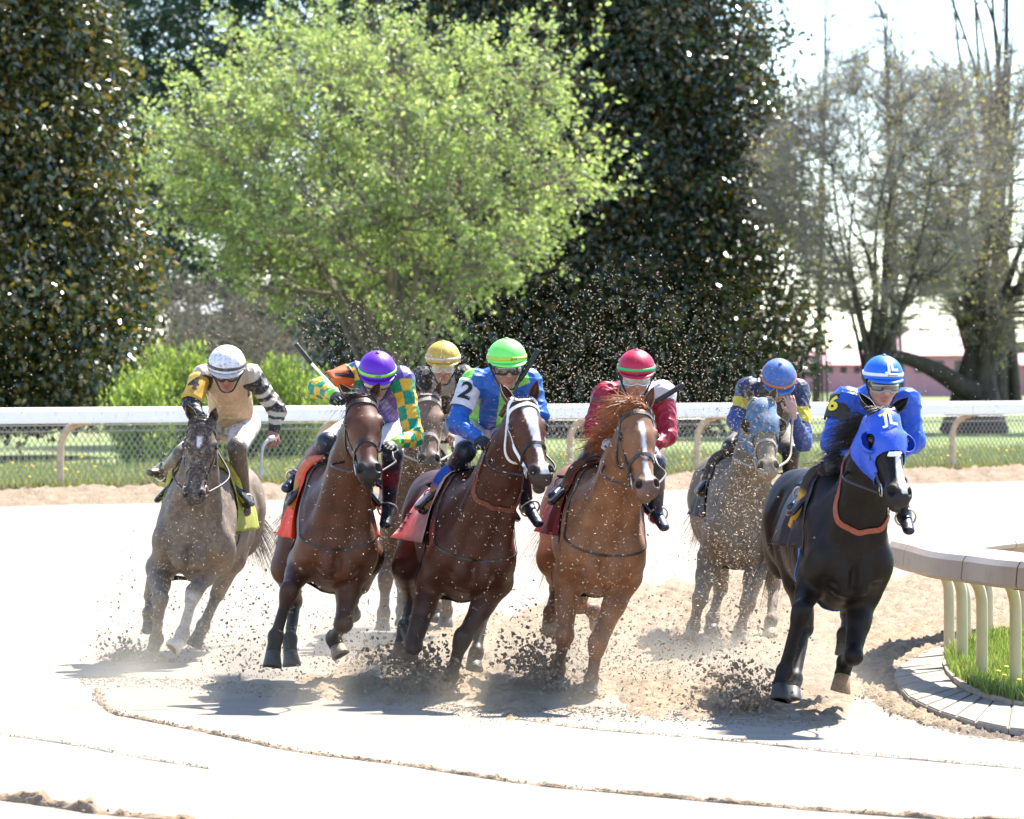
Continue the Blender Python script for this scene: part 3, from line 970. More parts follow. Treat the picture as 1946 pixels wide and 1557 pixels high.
    wr = np.zeros(len(V))
    for i in range(7):          # gathered cloth: folds run across the sleeves and down the back
        d = nrm(.6 * r.normal(size=3) + .8 * (RE - RS) / .25 + A(0, 0, .5)) * (26 + 34 * r.random())
        wr += (1 - np.abs(np.sin(V @ d + 2.2 * np.sin(V @ nrm(r.normal(size=3)) * 14) + r.random() * 6))) ** 2 * (.0042 if i < 4 else .0018)
    V = V + Nn * (wr - .006)[:, None]
    part = C.argmax(1)
    tx = (V - Ms) @ side / hw
    ty = ((V - Ms) @ nrm(Mh - Ms)) / np.linalg.norm(Mh - Ms)
    arms = {1: arm_coord(V, RS, RE, RH), 2: arm_coord(V, LS, LE, LH)}
    at = np.where(part == 2, arms[2][0], arms[1][0]); aa = np.where(part == 2, arms[2][2], arms[1][2])
    CC = J['silk'](V, part, tx, ty, at, aa)
    obj('silks', V, F, M_SILKM if J.get('mud') else M_SILK, t, CC)
    # --- breeches
    s = Solid()
    s.ell(Mh, np.array([side, nrm(np.cross(side, Ms - Mh)), nrm(Ms - Mh)]), (.165, .135, .15), k=.05)
    for a_, k_ in ((hR, kR), (hL, kL)):
        s.cap(a_, k_ + (a_ - k_) * .12, .108, .073, k=.05)
    V, F, _ = s.mesh(.01)
    V = V + normals(V, F) * (wob(V, .006, 40, J['seed']))[:, None]
    obj('breeches', V, F, J.get('breech', M_BREECH), t)
    for k_, n_, o_, a_ in ((kR, aR, tR, hR), (kL, aL, tL, hL)):
        s = Solid()
        s.ell(k_, np.eye(3), (.064, .064, .064), k=.03, c=1 if not J.get('kneeblack', True) else 0)
        s.cap(k_, k_ + (n_ - k_) * .3, .068, .06, k=.02, c=0)
        s.cap(k_ + (n_ - k_) * .22, k_ + (n_ - k_) * .45, .060, .058, k=.01, c=1)
        s.cap(k_ + (n_ - k_) * .42, n_, .059, .043, k=.01, c=0)
        tip = o_ + nrm(o_ - n_) * .06
        s.cap(n_, tip, (.042, .046), (.036, .027), side=l, k=.02, c=0)
        s.cap(n_ - u * .045 - nrm(o_ - n_) * .03, n_ - u * .04, (.036, .02), (.034, .02), side=l, k=.012, c=2)
        V, F, C = s.mesh(.008, {0: J.get('boot', (.012, .012, .015)), 1: J.get('boottop', (.012, .012, .015)), 2: (.03, .02, .014)}, .004)
        obj('boot', V, F, M_BOOT, t, C)
    # --- helmet
    mb = MB()
    n, rows = 60, 22
    V, F, C = [], [], []
    R3 = A(hr, hr * 1.13, hr * 1.0)
    cc = np.array(J['cap'])
    r0 = 0
    for i in range(rows + 1):
        th = math.radians(1 + (112 - 1) * i / rows)
        for k in range(n):
            ph = 2 * math.pi * k / n
            seam = min(abs((ph / (2 * math.pi / 6)) % 1 - .5) * 2, 1)
            gz = 1 - .012 * math.exp(-((1 - seam) / .09) ** 2) * min(1, math.sin(th) * 1.2)
            sp = math.sin(ph); sp = max(0, min(1, sp * 1.6 + .3))
            thf = math.radians(1 + ((112 - 17 * sp) - 1) * i / rows)
            q = A(math.sin(thf) * math.cos(ph), math.sin(thf) * math.sin(ph), math.cos(thf)) * R3 * gz
            V.append(cap_c + q @ HR); C.append(cc)
    for i in range(rows):
        for k in range(n):
            F.append((i * n + k, (i + 1) * n + k, (i + 1) * n + (k + 1) % n, i * n + (k + 1) % n))
    F.append(tuple(range(n)))
    hm = M_CAPM if J.get('capmud') else M_CAP
    helmet = obj('helmet', V, F, hm, t, C)
    on = lambda th, ph, o=0: cap_c + (A(math.sin(th) * math.cos(ph), math.sin(th) * math.sin(ph), math.cos(th)) * (R3 + o)) @ HR
    V2, F2 = sphere(cap_c + hu * hr * 1.0, (.014, .014, .008), 12, 6, HR)
    obj('button', V2, F2, hm, helmet, np.tile(cc, (len(V2), 1)))
    V, F = [], []
    m = 56
    for k in range(m):
        ph = 2 * math.pi * k / m
        front = max(0, math.sin(ph))
        for th, o in ((80 - 3 * front, .0), (80 - 3 * front, .004), (90 - 4 * front, .004), (90 - 4 * front, .0)):
            V.append(on(math.radians(th), ph, o))
    for k in range(m):
        for q in range(4):
            F.append((k * 4 + q, k * 4 + (q + 1) % 4, ((k + 1) % m) * 4 + (q + 1) % 4, ((k + 1) % m) * 4 + q))
    obj('band', V, F, hm, helmet, np.tile(np.array(J['band']), (len(V), 1)))
    # peak
    V, F = [], []
    m = 20
    for k in range(m + 1):
        ph = math.radians(28 + 124 * k / m)
        e = math.sin(math.pi * k / m)
        for dz, ex in ((0, 0), (-.004, .030 * e + .004), (-.009, .030 * e + .004), (-.006, 0)):
            q = on(math.radians(94), ph, .001 + ex) + hu * (dz - .010 * e * (ex > .0041))
            V.append(q)
    for k in range(m):
        for q in range(4):
            F.append((k * 4 + q, k * 4 + (q + 1) % 4, k * 4 + 4 + (q + 1) % 4, k * 4 + 4 + q))
    F += [(0, 1, 2, 3), tuple(4 * m + q for q in (3, 2, 1, 0))]
    obj('peak', V, F, hm, helmet, np.tile(np.array(J.get('peakcol', J['cap'])), (len(V), 1)))
    # harness
    mbh = MB()
    for s_ in (-1, 1):
        pts = [on(math.radians(100), math.radians(90 - s_ * 78), .0), Hc + hs * s_ * .078 + hf * .02 - hu * .06, Hc + hs * s_ * .04 + hf * .045 - hu * .128, Hc + hf * .055 - hu * .138]
        mbh.add(*tube(catmull(pts, 5), .006, 5))
    mbh.build('chin_strap', M_BLACK, helmet)
    # goggles
    if J.get('goggles', True):
        V, F = [], []
        m, rw = 16, 4
        gp = lambda a, z_, o=0: Hc + hs * ((.086 + o) * math.sin(a)) + hf * ((.098 + o) * math.cos(a) + .014) + hu * z_
        for i in range(rw + 1):
            for k in range(m + 1):
                a = math.radians(-66 + 132 * k / m)
                nose = .016 * math.exp(-(a / .22) ** 2)
                z0, z1 = .022, -.034 + nose
                V.append(gp(a, z0 + (z1 - z0) * i / rw, .006 * math.sin(math.pi * i / rw)))
        for i in range(rw):
            for k in range(m):
                F.append((i * (m + 1) + k, i * (m + 1) + k + 1, (i + 1) * (m + 1) + k + 1, (i + 1) * (m + 1) + k))
        gg = obj('goggles', V, F, J.get('lens', M_LENS), t)
        solidify(gg, .004)
        ring = [V[k] for k in range(m + 1)] + [V[rw * (m + 1) + k] for k in range(m, -1, -1)]
        V3, F3 = tube(ring + [ring[0]], .0055, 6, False)
        obj('frame', V3, F3, J.get('gframe', M_BLACK), gg)
        mbs = MB()
        for s_ in (-1, 1):
            pts = [gp(math.radians(66 * s_), -.006, .004)] + [on(math.radians(98), math.radians(90 - s_ * a), .008) for a in (95, 125, 150, 178)]
            path = catmull(pts, 5)
            for i in range(len(path) - 1):
                a0, a1 = path[i], path[i + 1]
                mbs.add([a0 + hu * .011, a1 + hu * .011, a1 - hu * .011, a0 - hu * .011], [(0, 1, 2, 3)])
        mbs.build('strap', J.get('gstrap', M_BLACK), gg)
    # lettering on the helmet: (text, size, polar angle, turn, material, bold)
    for txt, size, th0, ph0, mt, bold in J.get('marks', ()):
        tv, tf = text_shape(txt, size, bold)
        V = [on(math.radians(th0) - v[1] / hr, math.radians(ph0) - v[0] / (hr * math.sin(math.radians(th0))), .0075) for v in tv]
        obj('lettering', V, tf, mt, helmet, smooth=False)
    # number cloth on the upper arm
    if 'arm' in J:
        num, bc, mt, t0, t1, tw = J['arm']
        d = nrm(RE - RS)
        fr = nrm(A(math.sin(math.radians(tw)), -1, .25)); fr = nrm(fr - d * np.dot(fr, d)); sdv = np.cross(d, fr)
        if np.dot(sdv, A(1, 0, 0)) < 0: sdv = -sdv
        L = np.linalg.norm(RE - RS)
        on_a = lambda a, tt, o: RS + d * L * tt + (.073 + o) * (math.cos(a) * fr + math.sin(a) * sdv)
        V, F = [], []
        for i in range(9):
            for k in range(15):
                a = math.radians(-80 + 160 * k / 14)
                V.append(on_a(a, t0 + (t1 - t0) * i / 8, .007 + .003 * math.sin(k * 1.1 + i * .8)))
        for i in range(8):
            for k in range(14):
                F.append((i * 15 + k, i * 15 + k + 1, (i + 1) * 15 + k + 1, (i + 1) * 15 + k))
        ab = obj('armband', V, F, M_BAND, t, np.tile(np.array(bc), (len(V), 1)))
        solidify(ab, .004)
        tv, tf = text_shape(num, J.get('numsize', .155), .004)
        V = [on_a(v[0] / .08, (t0 + t1) / 2 - v[1] / L, .016) for v in tv]
        obj('number', V, tf, mt, ab, smooth=False)
    return dict(root=t, RH=RH, LH=LH, Ms=Ms, Mh=Mh, aR=aR, aL=aL, tR=tR, tL=tL, kR=kR, kL=kL, hs=hs, hf=hf, hu=hu, Hc=Hc)

def whip(pts, Y, grip, label, handle=M_BLACK, shaft=M_BLACK, r=.008):
    """riding whip held by a rider: thick grip, thin shaft, flat popper"""
    path = [P(x, y, Y + dy) for x, y, dy in pts]
    o = thing('riding_whip', path[0], label, 'whip', 'riding whips held by the jockeys')
    p = catmull(path, 6)
    k = max(2, int(len(p) * grip))
    V, F = tube(p[:k + 1], [r * 1.7] * (k - 1) + [r * 1.6, r * 1.3], 8); obj('grip', V, F, handle, o)
    V, F = tube(p[k:], [r * (1 - .4 * i / max(1, len(p) - k)) for i in range(len(p) - k)], 6); obj('shaft', V, F, shaft, o)
    e = p[-1]; d = nrm(p[-1] - p[-2]); sdv = nrm(np.cross(d, A(0, 1, 0)))
    V, F = box(e + d * .035, (d, sdv, np.cross(d, sdv)), (.04, .016, .003)); obj('popper', V, F, shaft, o)
    return o
def hoops(a, b, n):
    return lambda at: np.where(((at * n).astype(int) % 2 == 0)[:, None], a, b)
def const(n, c): return np.tile(np.array(c, float), (n, 1))

def silk1(V, part, tx, ty, at, aa):
    C = const(len(V), (.52, .36, .22))
    C[(part == 0) & (np.abs(tx) > .78) & (ty < .3)] = (.03, .03, .03)
    sl = part > 0
    q = at[sl] + .06 * np.sin(aa[sl] * 2 + 1)
    blk = ((q > .12) & (q < .46)) | ((q > .56) & (q < .66)) | ((q > .80) & (q < 1.12)) | ((q > 1.3) & (q < 1.42)) | (q > 1.62)
    C[sl] = np.where(blk[:, None], (.014, .014, .016), (.46, .39, .30))
    fr = (part == 1) & (at > .8); C[fr] = (.012, .014, .02)
    return C
def silk2(V, part, tx, ty, at, aa):
    C = const(len(V), (.085, .055, .26))
    sl = part > 0
    k = ((at[sl] * 4.2).astype(int) + np.floor((aa[sl] + 3.1416) / 1.05).astype(int)) % 2
    C[sl] = np.where((k == 0)[:, None], (.0, .21, .12), (.62, .37, .03))
    cf = sl & (at > 1.78); C[cf] = (.22, .55, .06)
    sh = sl & (at < .04); C[sh] = (.085, .055, .26)
    return C
def silk3(V, part, tx, ty, at, aa):
    C = const(len(V), (.016, .015, .015))
    C[(part == 0) & (ty > .52)] = (.5, .32, .03)
    C[(part == 0) & (ty < .06)] = (.25, .23, .21)
    return C
def silk4(V, part, tx, ty, at, aa):
    C = const(len(V), (.016, .10, .40))
    st = (np.sin(tx * 5.6 + ty * 1.2 + .6) > .15) & (part == 0); C[st] = (.24, .66, .10)
    sh = (part > 0) & (at < .16) & (np.abs(aa) < 1.2); C[sh] = (.24, .66, .10)
    return C
def silk5(V, part, tx, ty, at, aa):
    C = const(len(V), (.15, .125, .125))
    C[(part == 0) & (ty < .12) & (tx > .45)] = (.62, .58, .60)
    C[(part == 0) & (ty < .16) & (tx < -.5)] = (.30, .01, .03)
    sl = part > 0; C[sl] = (.28, .005, .022)
    C[(part == 2) & (at < .2)] = (.6, .54, .56)
    C[(part == 1) & (at < .22) & (np.sin(aa * 1.0) > .55)] = (.6, .5, .52)
    C[(part == 1) & (np.abs(at - .30) < .05)] = (.10, .06, .05)
    return C
def silk6(V, part, tx, ty, at, aa):
    C = const(len(V), (.022, .032, .085))
    C[(part == 0) & (np.abs(tx) < .55)] = (.055, .045, .04)
    sl = part > 0
    C[sl & (np.abs(at - .52) < .14)] = (.50, .40, .03)
    C[sl & (at > .75)] = (.022, .055, .20)
    return C
def silk7(V, part, tx, ty, at, aa):
    C = const(len(V), (.014, .07, .42))
    d = np.hypot(tx + .62, (ty - .22) * 1.6)
    ag = np.arctan2(ty - .22, tx + .62)
    C[(part == 0) & (d < .26 + .10 * np.sin(ag * 7))] = (.66, .44, .02)
    return C

RIDERS = dict(
 H1=dict(seed=11, label='person in white helmet with striped sleeves and arm cloth 4 on the far left horse', hr=.128, bow=24, turn=2,
    head=(431, 692, -.05), RS=(384, 715, .2), RE=(364, 768, .05), RH=(384, 800, -.1), LS=(480, 715, .2), LE=(527, 782, .15), LH=(519, 826, .08),
    hipR=(418, 808, .7), hipL=(466, 805, .7), kneeR=(345, 866, .25), ankR=(312, 900, .55), toeR=(298, 899, .5), kneeL=(450, 852, .25), ankL=(464, 945, .45), toeL=(466, 962, .4),
    silk=silk1, mud=1, cap=(.72, .70, .72), capmud=1, band=(.05, .045, .04), peakcol=(.5, .47, .46), skin=(.30, .13, .085), lens=M_LENS, breech=M_BREECHM, boot=(.10, .075, .05), boottop=(.14, .09, .05),
    arm=('4', (.50, .29, .03), M_PRINT, .12, .98, -16)),
 H2=dict(seed=12, label='person in purple helmet and green and yellow checked sleeves, raising a whip', hr=.116, bow=26, turn=4,
    head=(717, 703, -.05), RS=(674, 712, .22), RE=(606, 738, .12), RH=(640, 752, -.08), LS=(766, 722, .2), LE=(786, 832, .1), LH=(744, 845, -.1),
    hipR=(690, 808, .7), hipL=(733, 805, .7), kneeR=(622, 842, .25), ankR=(568, 905, .55), toeR=(552, 921, .45), kneeL=(746, 865, .25), ankL=(739, 962, .5), toeL=(734, 986, .4),
    silk=silk2, cap=(.105, .012, .40), band=(.22, .62, .05), glove=(.012, .012, .014), lens=M_LENSC, boot=(.012, .016, .03), boottop=(.25, .012, .02),
    arm=('7', (.62, .10, .015), M_PRINT, .12, .70, -5), marks=[('H-P', .02, 81.5, 90, M_PRINT, 0)]),
 H7=dict(seed=13, label='person in yellow helmet and black silks riding behind, between the purple and green helmets', hr=.128, bow=12,
    head=(842, 681, -.05), RS=(803, 718, .2), RE=(790, 772, .1), RH=(812, 822, -.1), LS=(884, 715, .2), LE=(891, 775, .1), LH=(862, 826, -.1),
    hipR=(825, 795, .7), hipL=(862, 795, .7), kneeR=(775, 850, .25), ankR=(765, 920, .55), toeR=(760, 932, .45), kneeL=(875, 850, .25), ankL=(888, 920, .55), toeL=(892, 932, .45),
    silk=silk3, mud=1, cap=(.52, .33, .03), capmud=1, band=(.55, .5, .42), lens=M_LENSC, gframe=mat('clear_frame', (.5, .48, .45), rough=.2), skin=(.3, .16, .1), breech=M_BREECHM, boot=(.03, .025, .02)),
 H3=dict(seed=14, label='person in lime green helmet and blue and lime striped silks with arm cloth 2', hr=.122, bow=10, turn=8, tilt=-.04,
    head=(963, 681, -.05), RS=(898, 726, .2), RE=(868, 805, .1), RH=(914, 836, -.15), LS=(1008, 726, .2), LE=(1024, 790, .12), LH=(985, 790, -.05),
    hipR=(898, 806, .7), hipL=(948, 803, .7), kneeR=(884, 858, .2), ankR=(830, 942, .5), toeR=(812, 960, .42), kneeL=(985, 870, .25), ankL=(1000, 958, .5), toeL=(1016, 984, .4),
    silk=silk4, cap=(.19, .75, .13), band=(.5, .52, .06), glove=(.012, .011, .014), lens=M_LENS, boot=(.014, .017, .03), boottop=(.016, .014, .018),
    arm=('2', (.62, .60, .64), M_PRINT, .04, .66, -8), marks=[('JLO', .024, 82, 78, M_PRINT, 0)]),
 H4=dict(seed=15, label='person in red helmet with a green band and crimson sleeves on the chestnut horse', hr=.115, bow=14, turn=2,
    head=(1209, 700, -.05), RS=(1147, 752, .2), RE=(1128, 813, .1), RH=(1158, 838, -.1), LS=(1262, 748, .2), LE=(1268, 828, .1), LH=(1238, 850, -.05),
    hipR=(1162, 822, .7), hipL=(1214, 820, .7), kneeR=(1130, 858, .25), ankR=(1078, 922, .55), toeR=(1060, 936, .45), kneeL=(1245, 880, .25), ankL=(1246, 975, .5), toeL=(1256, 992, .42),
    silk=silk5, cap=(.40, .008, .045), band=(.03, .42, .13), peakcol=(.4, .008, .045), glove=(.5, .47, .46), lens=M_LENSC, gframe=mat('silver_frame', (.55, .55, .56), rough=.25, metal=.6),
    breech=mat('maroon_breeches', (.09, .02, .025), rough=.7, noise=(20, .15)), boot=(.03, .035, .06), boottop=(.22, .10, .08)),
 H5=dict(seed=16, label='person in muddy blue helmet holding one hand over the face, navy silks with yellow cuffs', hr=.125, bow=42, turn=4,
    head=(1480, 716, -.05), RS=(1418, 738, .2), RE=(1398, 800, .1), RH=(1420, 825, -.05), LS=(1520, 742, .2), LE=(1527, 842, .0), LH=(1507, 786, -.16), openL=(A(-.22, .05, 1), A(.1, -1, .1)),
    hipR=(1432, 822, .7), hipL=(1480, 822, .7), kneeR=(1390, 850, .25), ankR=(1354, 910, .55), toeR=(1340, 924, .45), kneeL=(1503, 859, .25), ankL=(1500, 920, .5), toeL=(1508, 935, .42),
    silk=silk6, mud=1, cap=(.03, .11, .36), capmud=1, band=(.45, .14, .05), skin=(.42, .24, .18), lens=M_LENS, breech=M_BREECHD, boot=(.02, .018, .016)),
 H6=dict(seed=17, label='person in bright blue helmet and blue silks, arm cloth 6, on the black horse', hr=.115, bow=8, turn=10, tilt=.02,
    head=(1678, 713, -.05), RS=(1602, 762, .2), RE=(1580, 842, .12), RH=(1620, 862, -.1), LS=(1726, 762, .2), LE=(1738, 840, .15), LH=(1702, 870, 0),
    hipR=(1612, 852, .8), hipL=(1662, 850, .8), kneeR=(1583, 882, .2), ankR=(1534, 938, .52), toeR=(1515, 956, .42), kneeL=(1690, 890, .25), ankL=(1718, 978, .55), toeL=(1724, 998, .45),
    silk=silk7, cap=(.014, .13, .60), band=(.72, .73, .78), glove=(.55, .54, .56), lens=M_LENS, gframe=mat('grey_frame', (.3, .3, .3), rough=.3), skin=(.42, .22, .16), boot=(.012, .014, .028), boottop=(.20, .06, .03),
    arm=('6', (.02, .018, .016), M_YPRINT, -.06, .50, -52), numsize=.125, marks=[('JL', .08, 57, 78, M_WPRINT, .004), ("Jockeys' ", .019, 81.5, 76, M_PRINT, 0)]),
)
RS_ = {k: rider(HS[k], j) for k, j in RIDERS.items()}
whip([(519, 832, .02), (508, 838, -.03), (499, 854, -.05), (497, 888, -.05)], 28.8, .3, 'short pale crop hanging from the left hand of the white-helmet rider', mat('pale_grip', (.5, .48, .46), rough=.5), mat('pale_shaft', (.55, .53, .5), rough=.4), .012)
whip([(562, 654, -.05), (580, 676, -.06), (600, 700, -.07), (640, 742, -.1), (655, 760, -.1)], 26.0, .4, 'whip with a thick black grip pointing up left above the bay horse', M_BLACK, M_WPRINT, .009)
whip([(818, 838, -.15), (850, 840, -.15), (884, 843, -.15)], 31.0, .5, 'dark whip held level beside the muddy brown horse', M_BLACK, M_BLACK, .009)
whip([(1023, 664, -.1), (1006, 694, -.12), (980, 738, -.14), (962, 772, -.15)], 26.0, .55, 'black whip slanting up beside the lime green helmet', M_BLACK, M_BROWNLEATHER, .009)
whip([(1299, 731, -.05), (1272, 748, -.07), (1244, 765, -.08), (1215, 782, -.08)], 25.8, .65, 'black whip pointing up right from the crimson sleeve', M_BLACK, M_BLACK, .010)
# ------------------------------------------------------------------ tack, manes, tails
def clip_shell(h, g, off, name, m, parent, col=None):
    """piece of the horse's own surface where g > 0, lifted off it: a fitted cloth"""
    V, F, N = h['V'], h['F'], h['N']
    sel = F[(g[F] > 0).any(1)]
    W = V + N * off
    OV, OF, key = [], [], {}
    def vert(i, j=None):
        k = (i, i) if j is None else (min(i, j), max(i, j))
        if k not in key:
            if j is None: p = W[i]
            else:
                t = g[i] / (g[i] - g[j]); p = W[i] * (1 - t) + W[j] * t
            key[k] = len(OV); OV.append(p)
        return key[k]
    for q in sel:
        for tri in ((q[0], q[1], q[2]), (q[0], q[2], q[3])):
            o = []
            for a, b in zip(tri, tri[1:] + tri[:1]):
                a, b = int(a), int(b)
                if g[a] > 0: o.append(vert(a))
                if (g[a] > 0) != (g[b] > 0): o.append(vert(a, b) if g[a] > 0 else vert(b, a))
            if len(o) >= 3: OF.append(tuple(o))
    OV = np.array(OV)
    return obj(name, OV, OF, m, parent, None if col is None else np.tile(np.array(col), (len(OV), 1)))

def hood(h, m, cupm, cup_r=.058, cups=(1, 1)):
    q = h['hq']; t, s, n = q[:, 0], q[:, 1], q[:, 2]
    low = .30 + .10 * np.clip((-n - .05) / .1, 0, 1)
    g = np.minimum(t + .02, low - t)
    g = np.minimum(g, np.where(np.hypot(s, n + .05) < .25, 1, -1))
    for sg in (-1, 1):
        g = np.minimum(g, np.sqrt((t - .20) ** 2 + (s - sg * .095) ** 2 + (n + .045) ** 2) - .043)
        g = np.minimum(g, np.sqrt((t + .0) ** 2 + (s - sg * .062) ** 2 + (n + .02) ** 2) - .045)
    g = np.minimum(g, n + .27)
    hd = clip_shell(h, g, .007, 'hood', m, h['root'])
    solidify(hd, .003)
    H, n_, s_, d = h['H'], h['n_'], h['s_'], h['d']
    for sg, on in zip((-1, 1), cups):
        if not on: continue
        c = H(.205, sg * .098, -.045)
        V, F = sphere(c, (cup_r * .95, cup_r * 1.12, cup_r), 20, 14, np.array([nrm(sg * s_), d, n_]))
        keep = []
        for f_ in F:
            m_ = np.mean([V[i] for i in f_], 0) - c
            if np.dot(m_, n_) < .012 + .1 * np.dot(m_, sg * s_) and np.dot(m_, sg * s_) > -.03: keep.append(f_)
        o = obj('blinker_cup', V, keep, cupm, hd)
        solidify(o, .004)
    return hd

def crest(h, ts):
    a, b, c = h['nend'], h['nmid'], h['nbase']
    out = []
    for t in ts:
        p = a * (1 - t) ** 2 + 2 * t * (1 - t) * b + c * t * t
        ax = nrm(a - c); up = nrm(h['u'] - ax * np.dot(h['u'], ax))
        loc, no, _, _ = h['bvh'].find_nearest(Vector(p + up * .45))
        out.append((np.array(loc), np.array(no)))
    return out

def mane(h, m, n=150, length=.16, sidew=-.5, back=.5, up=.35, seed=3, t0=0, t1=1):
    r = np.random.default_rng(seed)
    roots, dirs = [], []
    cs = crest(h, np.linspace(t0, t1, 24))
    for i in range(n):
        k = r.random() * 22.99; a = int(k); fr = k - a
        p = cs[a][0] * (1 - fr) + cs[a + 1][0] * fr + h['l'] * r.normal() * .012
        roots.append(p - cs[a][1] * .008)
        dirs.append(cs[a][1] * up + h['l'] * (sidew + .25 * r.normal()) - h['f'] * back)
    mb = hair(roots, dirs, length, .45, .14, .003, seed)
    return mb.build('mane', m, h['root'], True)

def forelock(h, m, n=60, length=.14, side=-.6, seed=4, up=.5, back=.1, width=.003):
    r = np.random.default_rng(seed)
    roots = [h['H'](-.0 + .03 * r.random(), r.normal() * .024, .012) for _ in range(n)]
    dirs = [h['s_'] * (side + .3 * r.normal()) - h['d'] * up - h['f'] * back + h['n_'] * .2 for _ in range(n)]
    return hair(roots, dirs, length, .6, .15, width, seed).build('forelock', m, h['root'], True)

def tail(h, m, n=460, length=.60, side=-.16, seed=5, drop=.6):
    r = np.random.default_rng(seed)
    b = h['HL'](-1.34, 0, 1.40)
    roots = [b + r.normal(size=3) * .022 for _ in range(n)]
    dirs = [-h['f'] * .9 + h['l'] * (side + .07 * r.normal()) - A(0, 0, drop + .12 * r.normal()) for _ in range(n)]
    return hair(roots, dirs, length, .3, .07, .0028, seed, 6).build('tail', m, h['root'], True)

M_HBLACK = mat('black_horse_hair', (.010, .008, .007), rough=.42)
M_HGINGER = mat('ginger_horse_hair', (.30, .10, .03), rough=.42, noise=(20, .3))
M_HGREY = mat('grey_horse_hair', (.09, .075, .06), rough=.6, noise=(20, .4))

def cloth_mat(name, c, mud=.1, rough=.7):
    return mat(name, c, rough=rough, noise=(24, .12), bump=(60, .3, .004), mud=((.26, .19, .12), mud, 40))

M_PADW = mat('pad_cloth', attr=True, rough=.75, noise=(40, .15), bump=(90, .3, .004))
M_SADDLE = mat('saddle_leather', (.016, .012, .011), rough=.35, noise=(50, .25))

def saddle(h, R, label, clothm, pad, edge=None, girth=None, x1=-.56, drop=.17, seed=1, flare=.045, letters=None, cloth_top=None):
    HL, bvh, l, u, f = h['HL'], h['bvh'], h['l'], h['u'], h['f']
    b = HL(-.25, 0, 1.55)
    t = thing('racing_saddle', b, label, 'saddle', 'saddles and saddle cloths on the race horses')
    n, m = 20, 30
    V, F, UV = drape(h, .04, x1, drop, n, m, .016, flare, seed, 0, -.12)
    c = obj('saddle_cloth', V, F, clothm, t)
    solidify(c, .004)
    if edge is not None:      # the bright under-cloth showing as a band between boot and cloth
        for v in (-1, 1):
            path = [drape_at(V, n, m, .30 + .1 * q, v * (.12 + .62 * q))[0] + l * v * .012 + u * .004 for q in np.linspace(0, 1, 14)]
            mb = MB(); mb.add(*ribbon(bvh, path, .05, .012, .026, n=2)); mb.build('under_cloth', edge, c)
    if letters:
        for txt, size, u0, v0, mt, rot in letters:
            tv, tf = text_shape(txt, size, .001)
            p0, du, dv = drape_at(V, n, m, u0, v0)
            sg = -1 if v0 < 0 else 1
            Lu, Lv = np.linalg.norm(du) * n, np.linalg.norm(dv) * m / 2
            W = []
            for q in tv:
                x, y = (q[0], q[1]) if rot else (q[1], -q[0])
                pp, du, dv = drape_at(V, n, m, u0 - y / Lu, v0 + sg * x / Lv)
                no = nrm(np.cross(du, dv)); no = no if np.dot(no, l) * sg > 0 or np.dot(no, u) > .3 else -no
                W.append(pp + no * .012)
            obj('lettering', W, tf, mt, c, smooth=False)
    # rolled pad in front of the knees
    for sg in (-1, 1):
        pts, rad = [], []
        for a in np.linspace(.15, 1.25, 12):
            dirv = nrm(math.sin(a) * sg * l + math.cos(a) * u)
            x = .06 - .16 * a
            cc = HL(x, 0, 1.22)
            hit = bvh.ray_cast(Vector(cc + dirv), Vector(-dirv))
            p = np.array(hit[0]) if hit[0] is not None else cc + dirv * .3
            pts.append(p + dirv * .035); rad.append(.036 * (1 if .3 < a < 1.15 else .7))
        Vp, Fp = tube(pts, rad, 10)
        k = len(pts)
        C = [pad[0] if i // 10 < k * .5 else pad[1] for i in range(len(Vp))]
        obj('saddle_pad', Vp, Fp, M_PADW, t, C)
    # the little leather seat and its flaps
    s = Solid()
    s.ell(HL(-.20, 0, 1.565), np.array([f, l, u]), (.20, .12, .045), k=.03)
    s.cap(HL(-.02, 0, 1.59), HL(-.12, 0, 1.57), .045, .04, k=.03)
    for sg in (-1, 1):
        s.cap(HL(-.12, sg * .12, 1.54), HL(-.10, sg * .285, 1.33), (.10, .03), (.10, .02), side=f, k=.03)
    Vs, Fs, _ = s.mesh(.014)
    obj('seat', Vs, Fs, M_SADDLE, t)
    gm = girth or M_BLACK
    for sg in (-1, 1):
        mb = MB()
        mb.add(*ribbon(bvh, [HL(-.05 - .0 * k, sg * (.36 - .0 * k), zz) for k, zz in enumerate((1.28, 1.15, 1.02, .9))] + [HL(-.04, sg * .2, .76), HL(-.03, 0, .74)], .05, .004, .003))
        mb.build('girth', gm, t)
    for ank, toe, knee in ((R['aR'], R['tR'], R['kR']), (R['aL'], R['tL'], R['kL'])):
        c0 = .55 * ank + .45 * toe
        V1, F1 = torus(c0 + u * .01, nrm(toe - ank), .062, .006, 16, 6)
        st = obj('stirrup', V1, F1, M_STEEL, t)
        sg = 1 if np.dot(c0 - HL(0, 0, 0), l) > 0 else -1
        top = HL(-.12, sg * .20, 1.5)
        mb = MB(); mb.add(*tube([c0 + u * .07, .5 * (c0 + u * .07 + top) + l * sg * .05, top], .009, 6))
        mb.build('stirrup_leather', M_BLACK, st)
    return t

h1, h2, h3, h4, h5, h6, h7 = [HS[k] for k in ('H1', 'H2', 'H3', 'H4', 'H5', 'H6', 'H7')]
def reins(h, key, sides=(-1, 1)):
    R = RS_[key]; out = []
    for s in sides:
        tgt = R['RH'] if s < 0 and key != 'H2' else R['LH']
        a = h['H'](.47, s * .08, -.14)
        side = h['H'](.30, s * .17, -.26)
        if np.linalg.norm(tgt - R['Hc']) < .24 or (s > 0 and key == 'H1'):
            tgt = R['LH'] if key == 'H2' else R['RH'] + h['l'] * .04
        out.append((s, [side, .55 * tgt + .45 * side - h['u'] * .03, tgt]))
    return out

